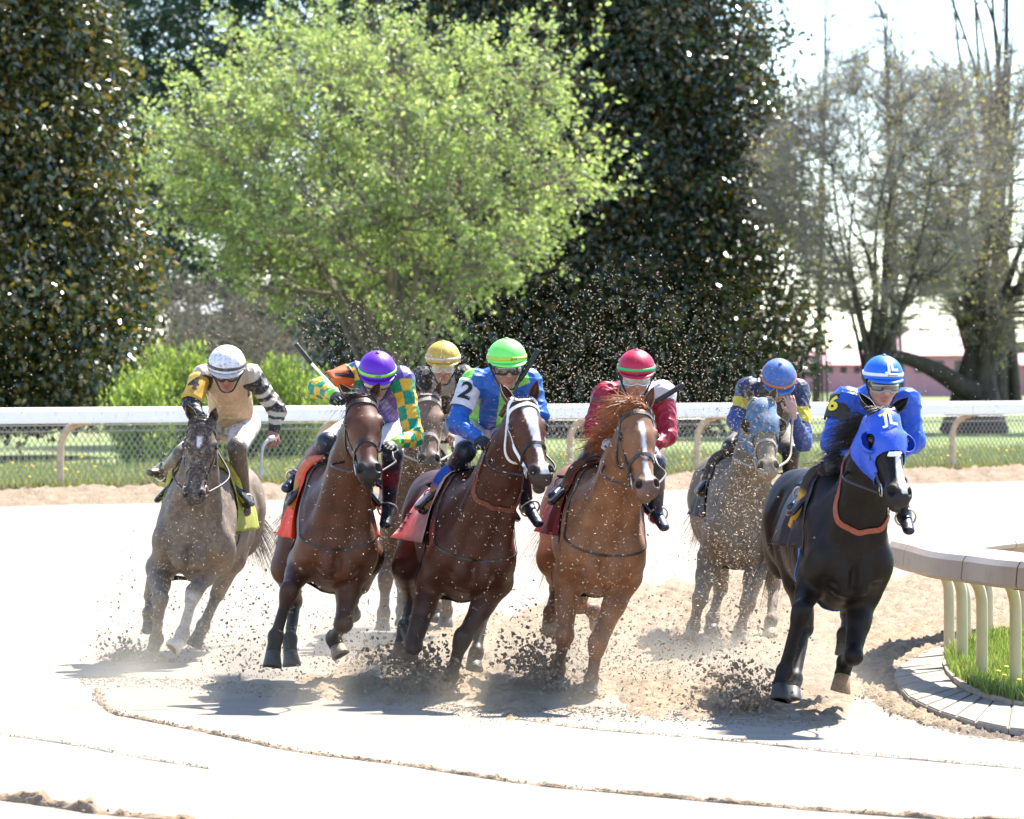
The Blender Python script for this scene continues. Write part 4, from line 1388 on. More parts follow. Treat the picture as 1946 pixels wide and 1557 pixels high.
M_BRB = mat('worn_brown_bridle', (.06, .04, .03), rough=.5, noise=(90, .3), mud=((.3, .24, .18), .2, 60))
bridle(h1, M_BRB, rein_to=reins(h1, 'H1'))
bridle(h2, M_LEATHER, rein_to=reins(h2, 'H2'), thin=.021)
b3 = bridle(h3, M_WHITEWEB, noseband=False, rein_to=reins(h3, 'H3'), m_rein=M_BLACK, thin=.02)
mbn = MB()
mbn.add(*ribbon(h3['bvh'], [h3['H'](.40 - .035 * math.cos(a), .12 * math.sin(a), -.09 + .12 * math.cos(a)) for a in np.linspace(0, 2 * math.pi, 17)[:-1]], .02, .006, .003, True))
mbn.build('noseband', M_LEATHER, b3)
bridle(h4, mat('grey_brown_bridle', (.05, .04, .035), rough=.4, noise=(90, .3)), rein_to=reins(h4, 'H4'), thin=.02)
bridle(h5, M_MUDWEB, rein_to=reins(h5, 'H5'), throat=False)
bridle(h6, M_LEATHER, noseband=False, rein_to=reins(h6, 'H6'), throat=False)
bridle(h7, M_MUDWEB, rein_to=reins(h7, 'H7'), thin=.024)
# sheepskin-and-steel noseband buckle on the leading horse
mbn = MB(); mbn.add(*ribbon(h6['bvh'], [h6['H'](.335, x, .05) for x in (-.06, -.02, .02, .06)], .028, .006, .004)); mbn.build('noseband', M_WPRINT, h6['root'])
M_HOOD6 = mat('blue_hood', (.018, .075, .50), rough=.5, noise=(30, .08), bump=(50, .35, .006))
M_HOOD5 = mat('muddy_blue_hood', (.06, .13, .23), rough=.75, noise=(25, .2), bump=(40, .4, .006), mud=((.33, .25, .17), .42, 30))
hd6 = hood(h6, M_HOOD6, M_HOOD6)
hood(h5, M_HOOD5, mat('muddy_cup', (.16, .12, .08), rough=.8, noise=(30, .3), mud=((.33, .25, .17), .4, 40)), .055)
def head_text(h, par, txt, size, t0, s0, mt, rot=0, bold=.001):
    tv, tf = text_shape(txt, size, bold)
    V = []
    for v in tv:
        x, y = v[0] * math.cos(rot) - v[1] * math.sin(rot), v[0] * math.sin(rot) + v[1] * math.cos(rot)
        p = h['H'](t0 - y / h['kk'], s0 + x, .12)
        hit = h['bvh'].ray_cast(Vector(p), Vector(-h['n_']))
        V.append((np.array(hit[0]) if hit[0] is not None else p) + h['n_'] * .017)
    obj('lettering', V, tf, mt, par, smooth=False)
head_text(h6, hd6, 'JL', .10, .105, .0, M_WPRINT, 0, .003)
head_text(h6, hd6, '\u2014', .06, .06, -.015, M_YPRINT, .25, .006)
head_text(h6, hd6, '|||||', .045, .205, .0, mat('hood_stitch', (.03, .10, .62), rough=.5), 0, 0)

mane(h1, M_HGREY, 120, .12); forelock(h1, M_HGREY, 50, .07, -.3)
mane(h2, M_HBLACK, 160, .15, -.4); forelock(h2, M_HBLACK, 60, .16, -.9, up=.25)
mane(h3, M_HBLACK, 160, .12, .3); forelock(h3, M_HBLACK, 40, .06, .1)
mane(h4, M_HGINGER, 620, .24, -.95, .15, .7, 8, 0, .55); forelock(h4, M_HGINGER, 620, .19, -.75, 9, .55, .0, .0036)
mane(h5, M_HGREY, 90, .08)
mane(h6, M_HBLACK, 800, .22, -1.0, .1, .75, 10, 0, .6); forelock(h6, M_HBLACK, 60, .10, -.9, up=.2)
mane(h7, M_HGREY, 90, .10); forelock(h7, M_HGREY, 50, .08, -.1)
tail(h1, M_HGREY, side=.3); tail(h2, M_HBLACK, side=-.42, drop=.5); tail(h3, M_HBLACK); tail(h4, M_HGINGER, side=-.35)
tail(h5, M_HGREY); tail(h6, M_HBLACK); tail(h7, M_HGREY)
neck_strap(h2, M_BLACK, .75, .011); neck_strap(h3, M_LEATHER, .8, .012); neck_strap(h4, M_LEATHER, .8, .013)
def neck_ring(h, m, t, w, name='neck_strap', tilt=.5):
    a, b = h['nbase'], h['nmid']
    c = a * (1 - t) + b * t; ax = nrm(b - a)
    s_ = nrm(np.cross(ax, h['u'])); up = nrm(np.cross(s_, ax))
    pts = [c + .36 * (math.cos(q) * s_ + math.sin(q) * (up + ax * tilt)) for q in np.linspace(0, 2 * math.pi, 17)[:-1]]
    mb = MB(); mb.add(*ribbon(h['bvh'], pts, w, .006, .004, True))
    return mb.build(name, m, h['root'])
neck_ring(h6, mat('red_leather', (.22, .05, .025), rough=.5, noise=(60, .3)), .98, .032)
neck_ring(h3, mat('chestnut_leather', (.12, .03, .015), rough=.5, noise=(60, .3)), 1.15, .03)

saddle(h1, RS_['H1'], 'saddle with a yellow-green cloth under the white-helmet rider', cloth_mat('yellow_green_cloth', (.25, .26, .03), .3), ((.32, .26, .04), (.36, .36, .04)), seed=1)
saddle(h2, RS_['H2'], 'saddle with a bright orange-red cloth and tan pad on the bay horse', cloth_mat('orange_red_cloth', (.66, .035, .006), .02), ((.50, .14, .08), (.30, .17, .03)), seed=2, flare=.09, drop=.24)
saddle(h3, RS_['H3'], 'saddle with a pale pink lettered cloth and blue pad on the dark bay horse', cloth_mat('pale_pink_cloth', (.56, .38, .37), .08), ((.012, .07, .40), (.42, .20, .07)), seed=3, flare=.12, drop=.24, letters=[('KEE', .085, .86, -.80, M_PRINT, 1)])
saddle(h4, RS_['H4'], 'saddle with a dark red cloth on the chestnut horse', cloth_mat('dark_red_cloth', (.20, .012, .02), .06), ((.10, .05, .03), (.20, .12, .05)), seed=4, flare=.08, drop=.2)
saddle(h5, RS_['H5'], 'saddle with a dark mud-spattered cloth on the hooded grey horse', cloth_mat('dark_muddy_cloth', (.03, .026, .026), .25), ((.05, .04, .035), (.05, .04, .035)), seed=5)
saddle(h6, RS_['H6'], 'saddle with a black cloth edged in orange on the black horse', cloth_mat('black_cloth', (.012, .011, .018), .0, .45), ((.02, .016, .016), (.40, .24, .04)), edge=cloth_mat('orange_trim', (.58, .25, .02), .0), girth=mat('blue_girth', (.03, .20, .62), rough=.5), seed=6, flare=.07, drop=.2, letters=[('1', .12, .80, -.88, M_YPRINT, 0)])
saddle(h7, RS_['H7'], 'saddle of the muddy brown horse half hidden behind others', cloth_mat('muddy_grey_cloth', (.12, .11, .10), .3), ((.06, .05, .045), (.06, .05, .045)), seed=7)
# ------------------------------------------------------------------ ground
def fence_y(X): return 54.6 + .855 * X if abs(X) < 30 else 54.6 + .855 * 30 * (1 if X > 0 else -1)
def fy(X): return 54.6 + .855 * np.clip(X, -30, 30)
def sstep(x): x = np.clip(x, 0, 1); return x * x * (3 - 2 * x)
def gz(X, Y):
    X, Y = np.asarray(X, float), np.asarray(Y, float)
    return .5 * sstep((Y - fy(X) + 20) / 19)

def grid(xs, ys, zf):
    XX, YY = np.meshgrid(xs, ys, indexing='ij')
    V = np.stack([XX, YY, zf(XX, YY)], -1).reshape(-1, 3)
    nx, ny = len(xs), len(ys)
    i, j = np.meshgrid(np.arange(nx - 1), np.arange(ny - 1), indexing='ij')
    a = (i * ny + j).ravel()
    return V, np.stack([a, a + ny, a + ny + 1, a + 1], 1)

def ground_mat(name, c1, c2, scale, bump, rough=.95, scale2=None, c3=None, spec=.15):
    m = bpy.data.materials.new(name); m.use_nodes = True
    N, L = m.node_tree.nodes, m.node_tree.links
    b = N['Principled BSDF']; b.inputs['Roughness'].default_value = rough; b.inputs['Specular IOR Level'].default_value = spec
    tc = N.new('ShaderNodeTexCoord')
    nz = N.new('ShaderNodeTexNoise'); nz.inputs['Scale'].default_value = scale; nz.inputs['Detail'].default_value = 9; nz.inputs['Roughness'].default_value = .65
    L.new(tc.outputs['Object'], nz.inputs['Vector'])
    rp = N.new('ShaderNodeValToRGB'); rp.color_ramp.elements[0].position = .35; rp.color_ramp.elements[1].position = .68
    rp.color_ramp.elements[0].color = (*c1, 1); rp.color_ramp.elements[1].color = (*c2, 1)
    L.new(nz.outputs['Fac'], rp.inputs['Fac'])
    src = rp.outputs['Color']
    if c3:
        n2 = N.new('ShaderNodeTexNoise'); n2.inputs['Scale'].default_value = scale2; n2.inputs['Detail'].default_value = 5
        L.new(tc.outputs['Object'], n2.inputs['Vector'])
        mr = N.new('ShaderNodeMapRange'); mr.inputs['From Min'].default_value = .5; mr.inputs['From Max'].default_value = .62
        L.new(n2.outputs['Fac'], mr.inputs['Value'])
        mm = N.new('ShaderNodeMix'); mm.data_type = 'RGBA'; L.new(mr.outputs[0], mm.inputs['Factor']); L.new(src, mm.inputs['A']); mm.inputs['B'].default_value = (*c3, 1)
        src = mm.outputs['Result']
    L.new(src, b.inputs['Base Color'])
    if bump:
        n3 = N.new('ShaderNodeTexNoise'); n3.inputs['Scale'].default_value = bump[0]; n3.inputs['Detail'].default_value = 6
        L.new(tc.outputs['Object'], n3.inputs['Vector'])
        bp = N.new('ShaderNodeBump'); bp.inputs['Strength'].default_value = bump[1]; bp.inputs['Distance'].default_value = bump[2]
        L.new(n3.outputs['Fac'], bp.inputs['Height']); L.new(bp.outputs[0], b.inputs['Normal'])
    return m

M_TRACK = ground_mat('sealed_sand', (.22, .19, .157), (.27, .235, .195), 3.0, (90, .3, .004), .9)
M_LOOSE = ground_mat('loose_sand', (.185, .135, .09), (.32, .25, .178), 12, (60, .8, .02), .97)
M_CLOD = ground_mat('damp_clods', (.17, .112, .07), (.33, .245, .17), 14, (120, .5, .004), .95)
M_CHIP = ground_mat('flying_chips', (.42, .33, .24), (.62, .52, .40), 30, None, .9)
M_BERM = ground_mat('dirt_bank', (.17, .125, .088), (.27, .21, .15), 5, (40, .9, .03), .97)
M_FIELD = ground_mat('grass_ground', (.12, .17, .05), (.20, .25, .09), .8, (30, .6, .03), .9, .25, (.21, .22, .11))
M_GRASS = leaf_mat('grass_blades', .5, .3, .45, (1.2, 1.2, .7))

xs = np.concatenate([np.linspace(-120, -14, 20), np.linspace(-13, 13, 105), np.linspace(14, 120, 20)])
ss = np.concatenate([np.linspace(-70, -32, 30), np.linspace(-31.5, .6, 140)])
XX, SS_ = np.meshgrid(xs, ss, indexing='ij')
Vt = np.stack([XX, fy(XX) + SS_, gz(XX, fy(XX) + SS_) + .0], -1).reshape(-1, 3)
_, Ft = grid(xs, ss, lambda a, b: a * 0)
tag(obj('track', Vt, Ft, M_TRACK), kind='structure')
# the field beyond the fence
sf = np.concatenate([np.linspace(.3, 12, 24), np.linspace(14, 120, 40), np.geomspace(130, 3500, 16)])
xf = np.concatenate([-np.geomspace(2600, 16, 22), np.linspace(-14, 14, 57), np.geomspace(16, 2600, 22)])
XX, SS_ = np.meshgrid(xf, sf, indexing='ij')
Vf = np.stack([XX, fy(XX) + SS_, .52 + .03 * np.sin(XX * .9) * np.sin(SS_ * .7)], -1).reshape(-1, 3)
_, Ff = grid(xf, sf, lambda a, b: a * 0)
tag(obj('field', Vf, Ff, M_FIELD), kind='structure')

# bank of loose dirt at the foot of the outer fence
rg = np.random.default_rng(21)
xb = np.linspace(-17, 28, 820); sb = np.linspace(-3.2, .5, 40)
XX, SS_ = np.meshgrid(xb, sb, indexing='ij')
pr = np.interp(SS_, [-3.2, -2.8, -2.0, -1.0, 0, .5], [-.05, .02, .10, .13, .08, .02])
rough_ = rg.normal(size=XX.shape) * .018 * (pr > 0) + .03 * np.sin(XX * 3.1 + SS_ * 2) * np.sin(XX * 7.3) * (pr > 0)
Vb = np.stack([XX, fy(XX) + SS_, gz(XX, fy(XX) + SS_) + pr + rough_], -1).reshape(-1, 3)
_, Fb = grid(xb, sb, lambda a, b: a * 0)
tag(obj('dirt_bank', Vb, Fb, M_BERM), kind='structure')

def G(px, py, z=0.0):
    """point on level ground that pixel (px, py) shows"""
    Y = (CAMZ - z) * FPX / (py - HOR)
    return A((px - 973) * Y / FPX, Y, z)

# ground torn up behind and under the field of horses
def torn(name, x0, x1, y0, y1, step, hgt, seed, edge, mt):
    r = np.random.default_rng(seed)
    xs_, ys_ = np.arange(x0, x1, step), np.arange(y0, y1, step * 1.5)
    XX, YY = np.meshgrid(xs_, ys_, indexing='ij')
    e = edge(XX, YY)
    n1 = np.zeros(XX.shape)
    for i in range(9):
        a = r.random() * 6.28; fq = 5 + 26 * r.random()
        n1 += np.sin(XX * fq * math.cos(a) + YY * fq * math.sin(a) + r.random() * 6 + 1.7 * np.sin(XX * 3.1 + YY * 2.3 + i))
    n1 = n1 / 4
    Z = gz(XX, YY) + np.where(e > 0, np.clip(e, 0, 1) * (.02 + hgt * .5 * np.clip(n1, -.6, 2) + r.normal(size=XX.shape) * hgt * .28), 0) - .02 * (e <= 0)
    V = np.stack([XX, YY, Z], -1).reshape(-1, 3)
    _, F = grid(xs_, ys_, lambda a, b: a * 0)
    k = (e.reshape(-1)[F] > 0).any(1)
    F = F[k]
    u_, inv = np.unique(F, return_inverse=True)
    return tag(obj(name, V[u_], inv.reshape(F.shape), mt), kind='structure')

def edge_a(X, Y):
    px = 973 + X * FPX / Y; py = HOR + (CAMZ - gz(X, Y)) * FPX / Y
    n = 14 * np.sin(px * .021) + 10 * np.sin(px * .052 + 1) + 7 * np.sin(px * .11 + 2)
    top = np.interp(px, [480, 640, 760, 1050, 1180, 1946], [1330, 1260, 1190, 1140, 1100, 1095]) + n * .6
    bot = np.interp(px, [150, 420, 700, 900, 1150, 1400, 1560, 1640, 1946], [1285, 1296, 1318, 1345, 1345, 1362, 1368, 1330, 1225]) + n
    return np.minimum(py - top, bot - py) / 22
torn('loose_dirt', -3.6, 5.4, 23.6, 42, .03, .045, 31, edge_a, M_LOOSE)

RIDGE_PTS = []
# ridges the harrow left, following the bend
def ridge(pix, w, hgt, seed, step=.018):
    pts = catmull([G(*q) for q in pix], 14)
    r = np.random.default_rng(seed)
    P2 = []
    for a, b in zip(pts[:-1], pts[1:]):
        k = max(1, int(np.linalg.norm(b - a) / step))
        P2 += [a + (b - a) * i / k for i in range(k)]
    n_, m = len(P2), 11
    tt = np.linspace(-1, 1, m)
    prof = np.clip(1 - tt ** 2, 0, 1) ** 1.2 * (1 + .25 * tt)
    def smooth(a, k):
        for _ in range(k): a = .5 * a + .25 * (np.roll(a, 1, 0) + np.roll(a, -1, 0))
        return a
    big = smooth(r.normal(size=(n_, 1)), 12); big = big / big.std()
    lump = smooth(r.normal(size=(n_, m)), 1 if w < .06 else 0)
    P3 = np.array(P2); T = np.gradient(P3, axis=0); T /= np.linalg.norm(T, axis=1)[:, None]
    S2 = np.stack([-T[:, 1], T[:, 0], np.zeros(n_)], 1)
    off = smooth(r.normal(size=(n_, 1)), 6) * w * .5
    V = P3[:, None] + S2[:, None] * (w * tt[None] + off)[..., None]
    Z = hgt * prof[None] * np.clip(.75 + .35 * big + .45 * lump, .08, 2) - .012 * (np.abs(tt) > .95)
    V[..., 2] += Z
    V = V.reshape(-1, 3)
    i_, k_ = np.meshgrid(np.arange(n_ - 1), np.arange(m - 1), indexing='ij'); q_ = (i_ * m + k_).ravel()
    F = np.stack([q_, q_ + m, q_ + m + 1, q_ + 1], 1)
    RIDGE_PTS.extend([(q, w) for q in P2[::2]])
    o = obj('harrow_ridge', V, F, M_CLOD if hgt > .03 else (M_LOOSE if hgt > .008 else M_TRACK), smooth=True)
    return tag(o, kind='structure')
ridge([(184, 1312), (192, 1336), (222, 1358), (262, 1366), (420, 1398), (560, 1428), (760, 1454), (1000, 1490), (1200, 1510), (1400, 1528), (1700, 1552), (1946, 1566), (2300, 1582), (2900, 1590)], .022, .017, 1)
ridge([(-900, 1420), (-450, 1474), (-120, 1512), (0, 1520), (80, 1530), (180, 1545), (290, 1556), (420, 1572), (800, 1610)], .034, .036, 2)
ridge([(0, 1398), (70, 1406), (160, 1420), (260, 1440), (400, 1462)], .012, .006, 3)
ridge([(960, 1362), (1100, 1384), (1400, 1410), (1600, 1432), (1946, 1462)], .010, .006, 4)
for k, (ya, yb) in enumerate(((1022, 1010), (1080, 1066), (1157, 1140))):
    ridge([(-60, ya + 2), (140, ya - 1), (330, ya - 6), (700, yb), (1100, yb - 8), (1350, yb - 14)], .05, .0075, 10 + k)

# ------------------------------------------------------------------ infield at the right: paving mats, wooden edging, grass
PATHS = dict(
  edge=[(2080, 1362), (1946, 1346), (1905, 1336), (1868, 1326), (1838, 1313), (1818, 1298), (1803, 1278), (1800, 1262), (1822, 1240), (1870, 1224), (1946, 1212), (2080, 1200)],
  mat=[(2080, 1404), (1946, 1388), (1880, 1380), (1815, 1364), (1760, 1344), (1722, 1322), (1700, 1294), (1706, 1272), (1745, 1246), (1810, 1222), (1900, 1203), (2080, 1186)],
  apron=[(2080, 1440), (1946, 1412), (1850, 1404), (1760, 1384), (1690, 1352), (1640, 1310), (1622, 1270), (1640, 1240), (1700, 1216), (1800, 1192), (1946, 1170), (2080, 1160)])
def gpath(k, z, n=8): return catmull([G(x, y, z) for x, y in PATHS[k]], n)
def sheet_between(name, a, b, m, za=None, nseg=6, rough_=0, seed=0):
    r = np.random.default_rng(seed)
    V, F = [], []
    for p, q in zip(a, b):
        for k in range(nseg + 1):
            t = k / nseg
            V.append(p * (1 - t) + q * t + A(0, 0, r.normal() * rough_ * (0 < k < nseg)))
    for i in range(len(a) - 1):
        for k in range(nseg):
            F.append((i * (nseg + 1) + k, i * (nseg + 1) + k + 1, (i + 1) * (nseg + 1) + k + 1, (i + 1) * (nseg + 1) + k))
    return obj(name, np.array(V), F, m)
M_APRON = ground_mat('dark_damp_dirt', (.10, .08, .065), (.21, .165, .125), 9, (90, .9, .012), .95)
M_MAT = ground_mat('rubber_paver', (.23, .20, .17), (.36, .32, .27), 40, (110, 1.0, .012), .95)
M_WOOD = ground_mat('weathered_timber', (.30, .24, .18), (.46, .39, .31), 20, (60, .6, .006), .9)
tag(sheet_between('dirt_apron', [q - A(0, 0, .03) for q in gpath('apron', .008, 14)], gpath('mat', .035, 14), M_APRON, nseg=16, rough_=.010, seed=3), kind='structure')
# lip of dark clods where the harrow turned along the apron
for pp, w_, hh in (([(2080, 1425), (1946, 1400), (1850, 1390), (1760, 1368), (1695, 1338), (1650, 1306)], .10, .03), ([(1640, 1240), (1700, 1214), (1800, 1190), (1946, 1168), (2080, 1158)], .16, .034)):
    ridge(pp, w_, hh, int(w_ * 1000))
pav = tag(sheet_between('paved_path', gpath('mat', .030, 14), gpath('edge', .030, 14), M_APRON, nseg=2), kind='structure')
ma, ed = gpath('mat', .05, 24), gpath('edge', .05, 24)
cut = [0]
for i in range(1, len(ma)):
    if np.linalg.norm(ma[i] - ma[cut[-1]]) > .36: cut.append(i)
for c0, c1 in zip(cut[:-1], cut[1:]):
    a0, a1, b1, b0 = ma[c0], ma[c1], ed[c1], ed[c0]
    da, db = nrm(a1 - a0) * .004, nrm(b1 - b0) * .004
    bm = bmesh.new()
    top = [a0 + da, a1 - da, b1 - db - nrm(b1 - a1) * .03, b0 + db - nrm(b0 - a0) * .03]
    tz = .003 * rg.normal()
    vt = [bm.verts.new(q + A(0, 0, .012 + tz + .004 * rg.normal())) for q in top]
    vb = [bm.verts.new(q - A(0, 0, .03)) for q in top]
    bm.faces.new(vt)
    for k in range(4): bm.faces.new((vt[k], vb[k], vb[(k + 1) % 4], vt[(k + 1) % 4]))
    bmesh.ops.recalc_face_normals(bm, faces=bm.faces[:])
    bmesh.ops.bevel(bm, geom=[e for e in bm.edges if all(v in vt for v in e.verts)], offset=.008, segments=2, affect='EDGES')
    V = [np.array(v.co) for v in bm.verts]; bm.verts.index_update()
    F = [tuple(v.index for v in f.verts) for f in bm.faces]
    bm.free()
    obj('paver', V, F, M_MAT, pav, smooth=False)
# timber edging in short lengths
et = gpath('edge', .05, 10)
i = 0
while i < len(et) - 6:
    seg = et[i:i + 9]
    mb = MB()
    hz = .02 + .006 * rg.normal(); path = [q + A(0, 0, hz) for q in seg]
    V, F = [], []
    for k, q in enumerate(path):
        t = nrm(path[min(k + 1, len(path) - 1)] - path[max(k - 1, 0)]); s = nrm(A(-t[1], t[0], 0))
        V += [q + s * .022 - A(0, 0, .06), q + s * .024 + A(0, 0, .02), q - s * .020 + A(0, 0, .022), q - s * .022 - A(0, 0, .06)]
    for k in range(len(path) - 1):
        for w_ in range(4):
            F.append((k * 4 + w_, k * 4 + (w_ + 1) % 4, k * 4 + 4 + (w_ + 1) % 4, k * 4 + 4 + w_))
    F += [(3, 2, 1, 0), tuple(4 * (len(path) - 1) + w_ for w_ in range(4))]
    obj('timber_edging', V, F, M_WOOD, pav, smooth=False)
    i += 8
# infield turf and its grass
poly = gpath('edge', .045, 8)
cen = A(9.0, 28.8, .05)
V = poly + [cen]
tag(obj('infield_turf', np.array(V), [(k, k + 1, len(poly)) for k in range(len(poly) - 1)], M_FIELD), kind='structure')

def blades(name, pts, h0, h1, w, seed, cols, lean=.35):
    r = np.random.default_rng(seed)
    n = len(pts)
    a = r.random(n) * 6.283
    hh = h0 + (h1 - h0) * r.random(n) ** 1.5
    s = np.stack([np.cos(a), np.sin(a), np.zeros(n)], 1) * w * (.6 + .8 * r.random(n))[:, None]
    b = r.random(n) * 6.283; ln = lean * r.random(n) * hh
    d = np.stack([np.cos(b) * ln, np.sin(b) * ln, hh], 1)
    V = np.stack([pts - s, pts + s, pts + .55 * d + s * .7 + A(0, 0, .04) * hh[:, None], pts + .55 * d - s * .7 + A(0, 0, .04) * hh[:, None], pts + d * A(1.35, 1.35, 1) ], 1).reshape(-1, 3)
    k = np.arange(n) * 5
    F3 = np.concatenate([np.stack([k, k + 1, k + 2], 1), np.stack([k, k + 2, k + 3], 1), np.stack([k + 3, k + 2, k + 4], 1)])
    c = np.array(cols)[r.integers(0, len(cols), n)] * (.75 + .5 * r.random(n))[:, None]
    return tag(obj(name, V, F3, M_GRASS, None, np.repeat(c, 5, 0), smooth=False), kind='stuff')
GC = [(.14, .20, .045), (.18, .25, .06), (.22, .28, .08), (.11, .16, .035), (.27, .28, .13)]
def inside(X, Y, pl):
    c = np.zeros(len(X), bool)
    for (x0, y0), (x1, y1) in zip(pl, pl[1:] + pl[:1]):
        m = ((y0 > Y) != (y1 > Y)) & (X < (x1 - x0) * (Y - y0) / (y1 - y0 + 1e-12) + x0)
        c ^= m
    return c
pl = [(q[0], q[1]) for q in poly] + [(9.0, 28.8)]
X = rg.uniform(2.7, 5.2, 60000); Y = rg.uniform(24.5, 32.5, 60000)
k = inside(X, Y, pl)
blades('infield_grass', np.stack([X[k], Y[k], np.full(k.sum(), .045)], 1), .02, .085, .004, 4, GC)
# taller tufts along the edging
tp = np.repeat(np.array(et), 50, 0); tp = tp + np.concatenate([np.abs(rg.normal(size=(len(tp), 1))) * .06 + .0, rg.normal(size=(len(tp), 1)) * .05, np.zeros((len(tp), 1))], 1)
blades('edge_grass', tp, .04, .15, .005, 5, GC)
# dandelions
M_DANDY = mat('dandelion_yellow', (.80, .55, .02), rough=.6)
M_STEM = mat('plant_stem', (.12, .22, .04), rough=.6)
for px, py, dl in ((1897, 1279, 'between the two nearest rail posts'), (1908, 1287, 'low and close to the nearest post'), (1912, 1270, 'just left of the nearest post'), (1936, 1296, 'right of the nearest post near the edging'), (1885, 1296, 'nearest to the timber edging'), (1931, 1262, 'farthest back beside the nearest post')):
    p = G(px, py + 18, .045)
    t = thing('dandelion', p, 'yellow dandelion in the infield grass, ' + dl, 'flower', 'dandelions in the infield grass')
    V, F = sphere(p + A(0, 0, .07), (.017, .017, .008), 10, 6); obj('flower', V, F, M_DANDY, t)
    V, F = tube([p, p + A(.004, 0, .065)], .002, 5); obj('stem', V, F, M_STEM, t)
# grass beyond the fence, close enough to show blades
n = 70000
X = rg.uniform(-9, 10, n); S_ = .35 + rg.random(n) ** 1.4 * 14
blades('verge_grass', np.stack([X, fy(X) + S_, np.full(n, .5)], 1), .05, .26, .009, 6, [(.17, .21, .08), (.21, .25, .11), (.14, .18, .06), (.28, .27, .15), (.25, .26, .13)])
n = 9000
X = rg.uniform(-9, 10, n)
blades('dry_grass', np.stack([X, fy(X) + rg.normal(size=n) * .22, np.full(n, .54)], 1), .06, .22, .006, 7, [(.30, .24, .13), (.24, .22, .08), (.16, .20, .05)])
n = 160
X = rg.uniform(-8, 10, n); S_ = rg.uniform(2, 16, n)
mb = MB()
for x, s_ in zip(X, S_):
    mb.add(*sphere(A(x, fence_y(x) + s_, .62 + .1 * rg.random()), (.035, .035, .02), 6, 4))
tag(mb.build('distant_dandelions', M_DANDY), kind='stuff')

# ------------------------------------------------------------------ outer fence
M_RAILW = mat('white_rail_paint', (.80, .79, .76), rough=.45, noise=(6, .04), mud=((.45, .36, .27), .12, 6))
M_POSTD = mat('dusty_white_post', (.52, .40, .28), rough=.6, noise=(10, .15), mud=((.36, .26, .17), .35, 9))
M_WIRE = mat('galvanised_wire', (.36, .35, .33), rough=.45, metal=.4)
fx = lambda px, Y: (px - 973) * Y / FPX
def fence_pt(px, z):
    # the fence runs straight, farther on the right
    k = (px - 973) / FPX
    Y = 54.6 / (1 - .855 * k)
    return A(k * Y, Y, z)
fence = thing('outer_rail', fence_pt(973, .5), 'long white outer rail on curved dusty posts with chain-link mesh below', 'fence')
fd = nrm(fence_pt(1500, 1.5) - fence_pt(500, 1.5)); fn = nrm(A(fd[1], -fd[0], 0))
if fn[1] > 0: fn = -fn
prof = [(-.09, 0), (-.10, .03), (-.10, .15), (-.07, .185), (.07, .185), (.10, .15), (.10, .03), (.09, 0)]
ztop = 1.38
xs_ = [fence_pt(px, ztop) for px in (-1570, -1090, -605, -120, 360, 845, 1325, 1810, 2300, 2780, 3265, 3750)]
for a, b in zip(xs_[:-1], xs_[1:]):
    V, F = [], []
    n = 10
    for i in range(n + 1):
        p = a + (b - a) * (.001 + .998 * i / n) + fn * .30
        for o_, z_ in prof: V.append(p + fn * o_ + A(0, 0, z_))
    m = len(prof)
    for i in range(n):
        for k in range(m): F.append((i * m + k, i * m + (k + 1) % m, (i + 1) * m + (k + 1) % m, (i + 1) * m + k))
    F += [tuple(range(m)), tuple(n * m + k for k in range(m - 1, -1, -1))]
    obj('rail', V, F, M_RAILW, fence, smooth=False)
pm = None
for px in tuple(range(-1577, -130, 242)) + (-127, 115, 360, 605, 845, 1083, 1325, 1567, 1810, 2055) + tuple(range(2297, 3740, 242)):
    b = fence_pt(px, .42)
    if pm is None:
        pts = [b + A(0, 0, 0), b + A(0, 0, .62), b + A(0, 0, .78) + fn * .02 + fd * .02, b + A(0, 0, .90) + fn * .09 + fd * .07, b + A(0, 0, .965) + fn * .22 + fd * .16, b + A(0, 0, .975) + fn * .32 + fd * .20]
        V, F = tube(catmull(pts, 5), .043, 12)
        o = obj('post', np.array(V), F, M_POSTD, fence); pm = (o, b)
    else:
        o = pm[0].copy(); COL.objects.link(o); o.parent = fence
        o.location = pm[0].location + Vector(b - pm[1])
# chain-link mesh, wires really crossing
wv = MB()
def wire(p, q, r=.0035):
    d = nrm(q - p); s1 = fn; s2 = np.cross(d, s1)
    V = [p + r * s1, p - r * .5 * s1 + r * .87 * s2, p - r * .5 * s1 - r * .87 * s2]
    wv.add(V + [v + (q - p) for v in V], [(0, 1, 4, 3), (1, 2, 5, 4), (2, 0, 3, 5)])
L0, L1 = fence_pt(-1560, 0), fence_pt(3740, 0)
tot = np.linalg.norm(L1 - L0); Hm = .90; pitch_ = .085
k = 0
while k * pitch_ < tot + Hm:
    for sg in (-1, 1):
        s0 = k * pitch_ - (Hm * .8 if sg > 0 else 0)
        a = L0 + fd * s0 + A(0, 0, .46); b_ = a + fd * Hm * .8 * sg * 1 + A(0, 0, Hm)
        if sg < 0: a = L0 + fd * s0 + A(0, 0, .46)
        wire(a - fn * .06, b_ - fn * .06, .0062)
    k += 1
tag(wv.build('chain_link', M_WIRE, fence), kind='stuff')
for z_ in (1.35, 1.28):
    V, F = tube([L0 + A(0, 0, z_) - fn * .06, L1 + A(0, 0, z_) - fn * .06], .009, 6)
    obj('tension_wire', V, F, M_WIRE, fence)

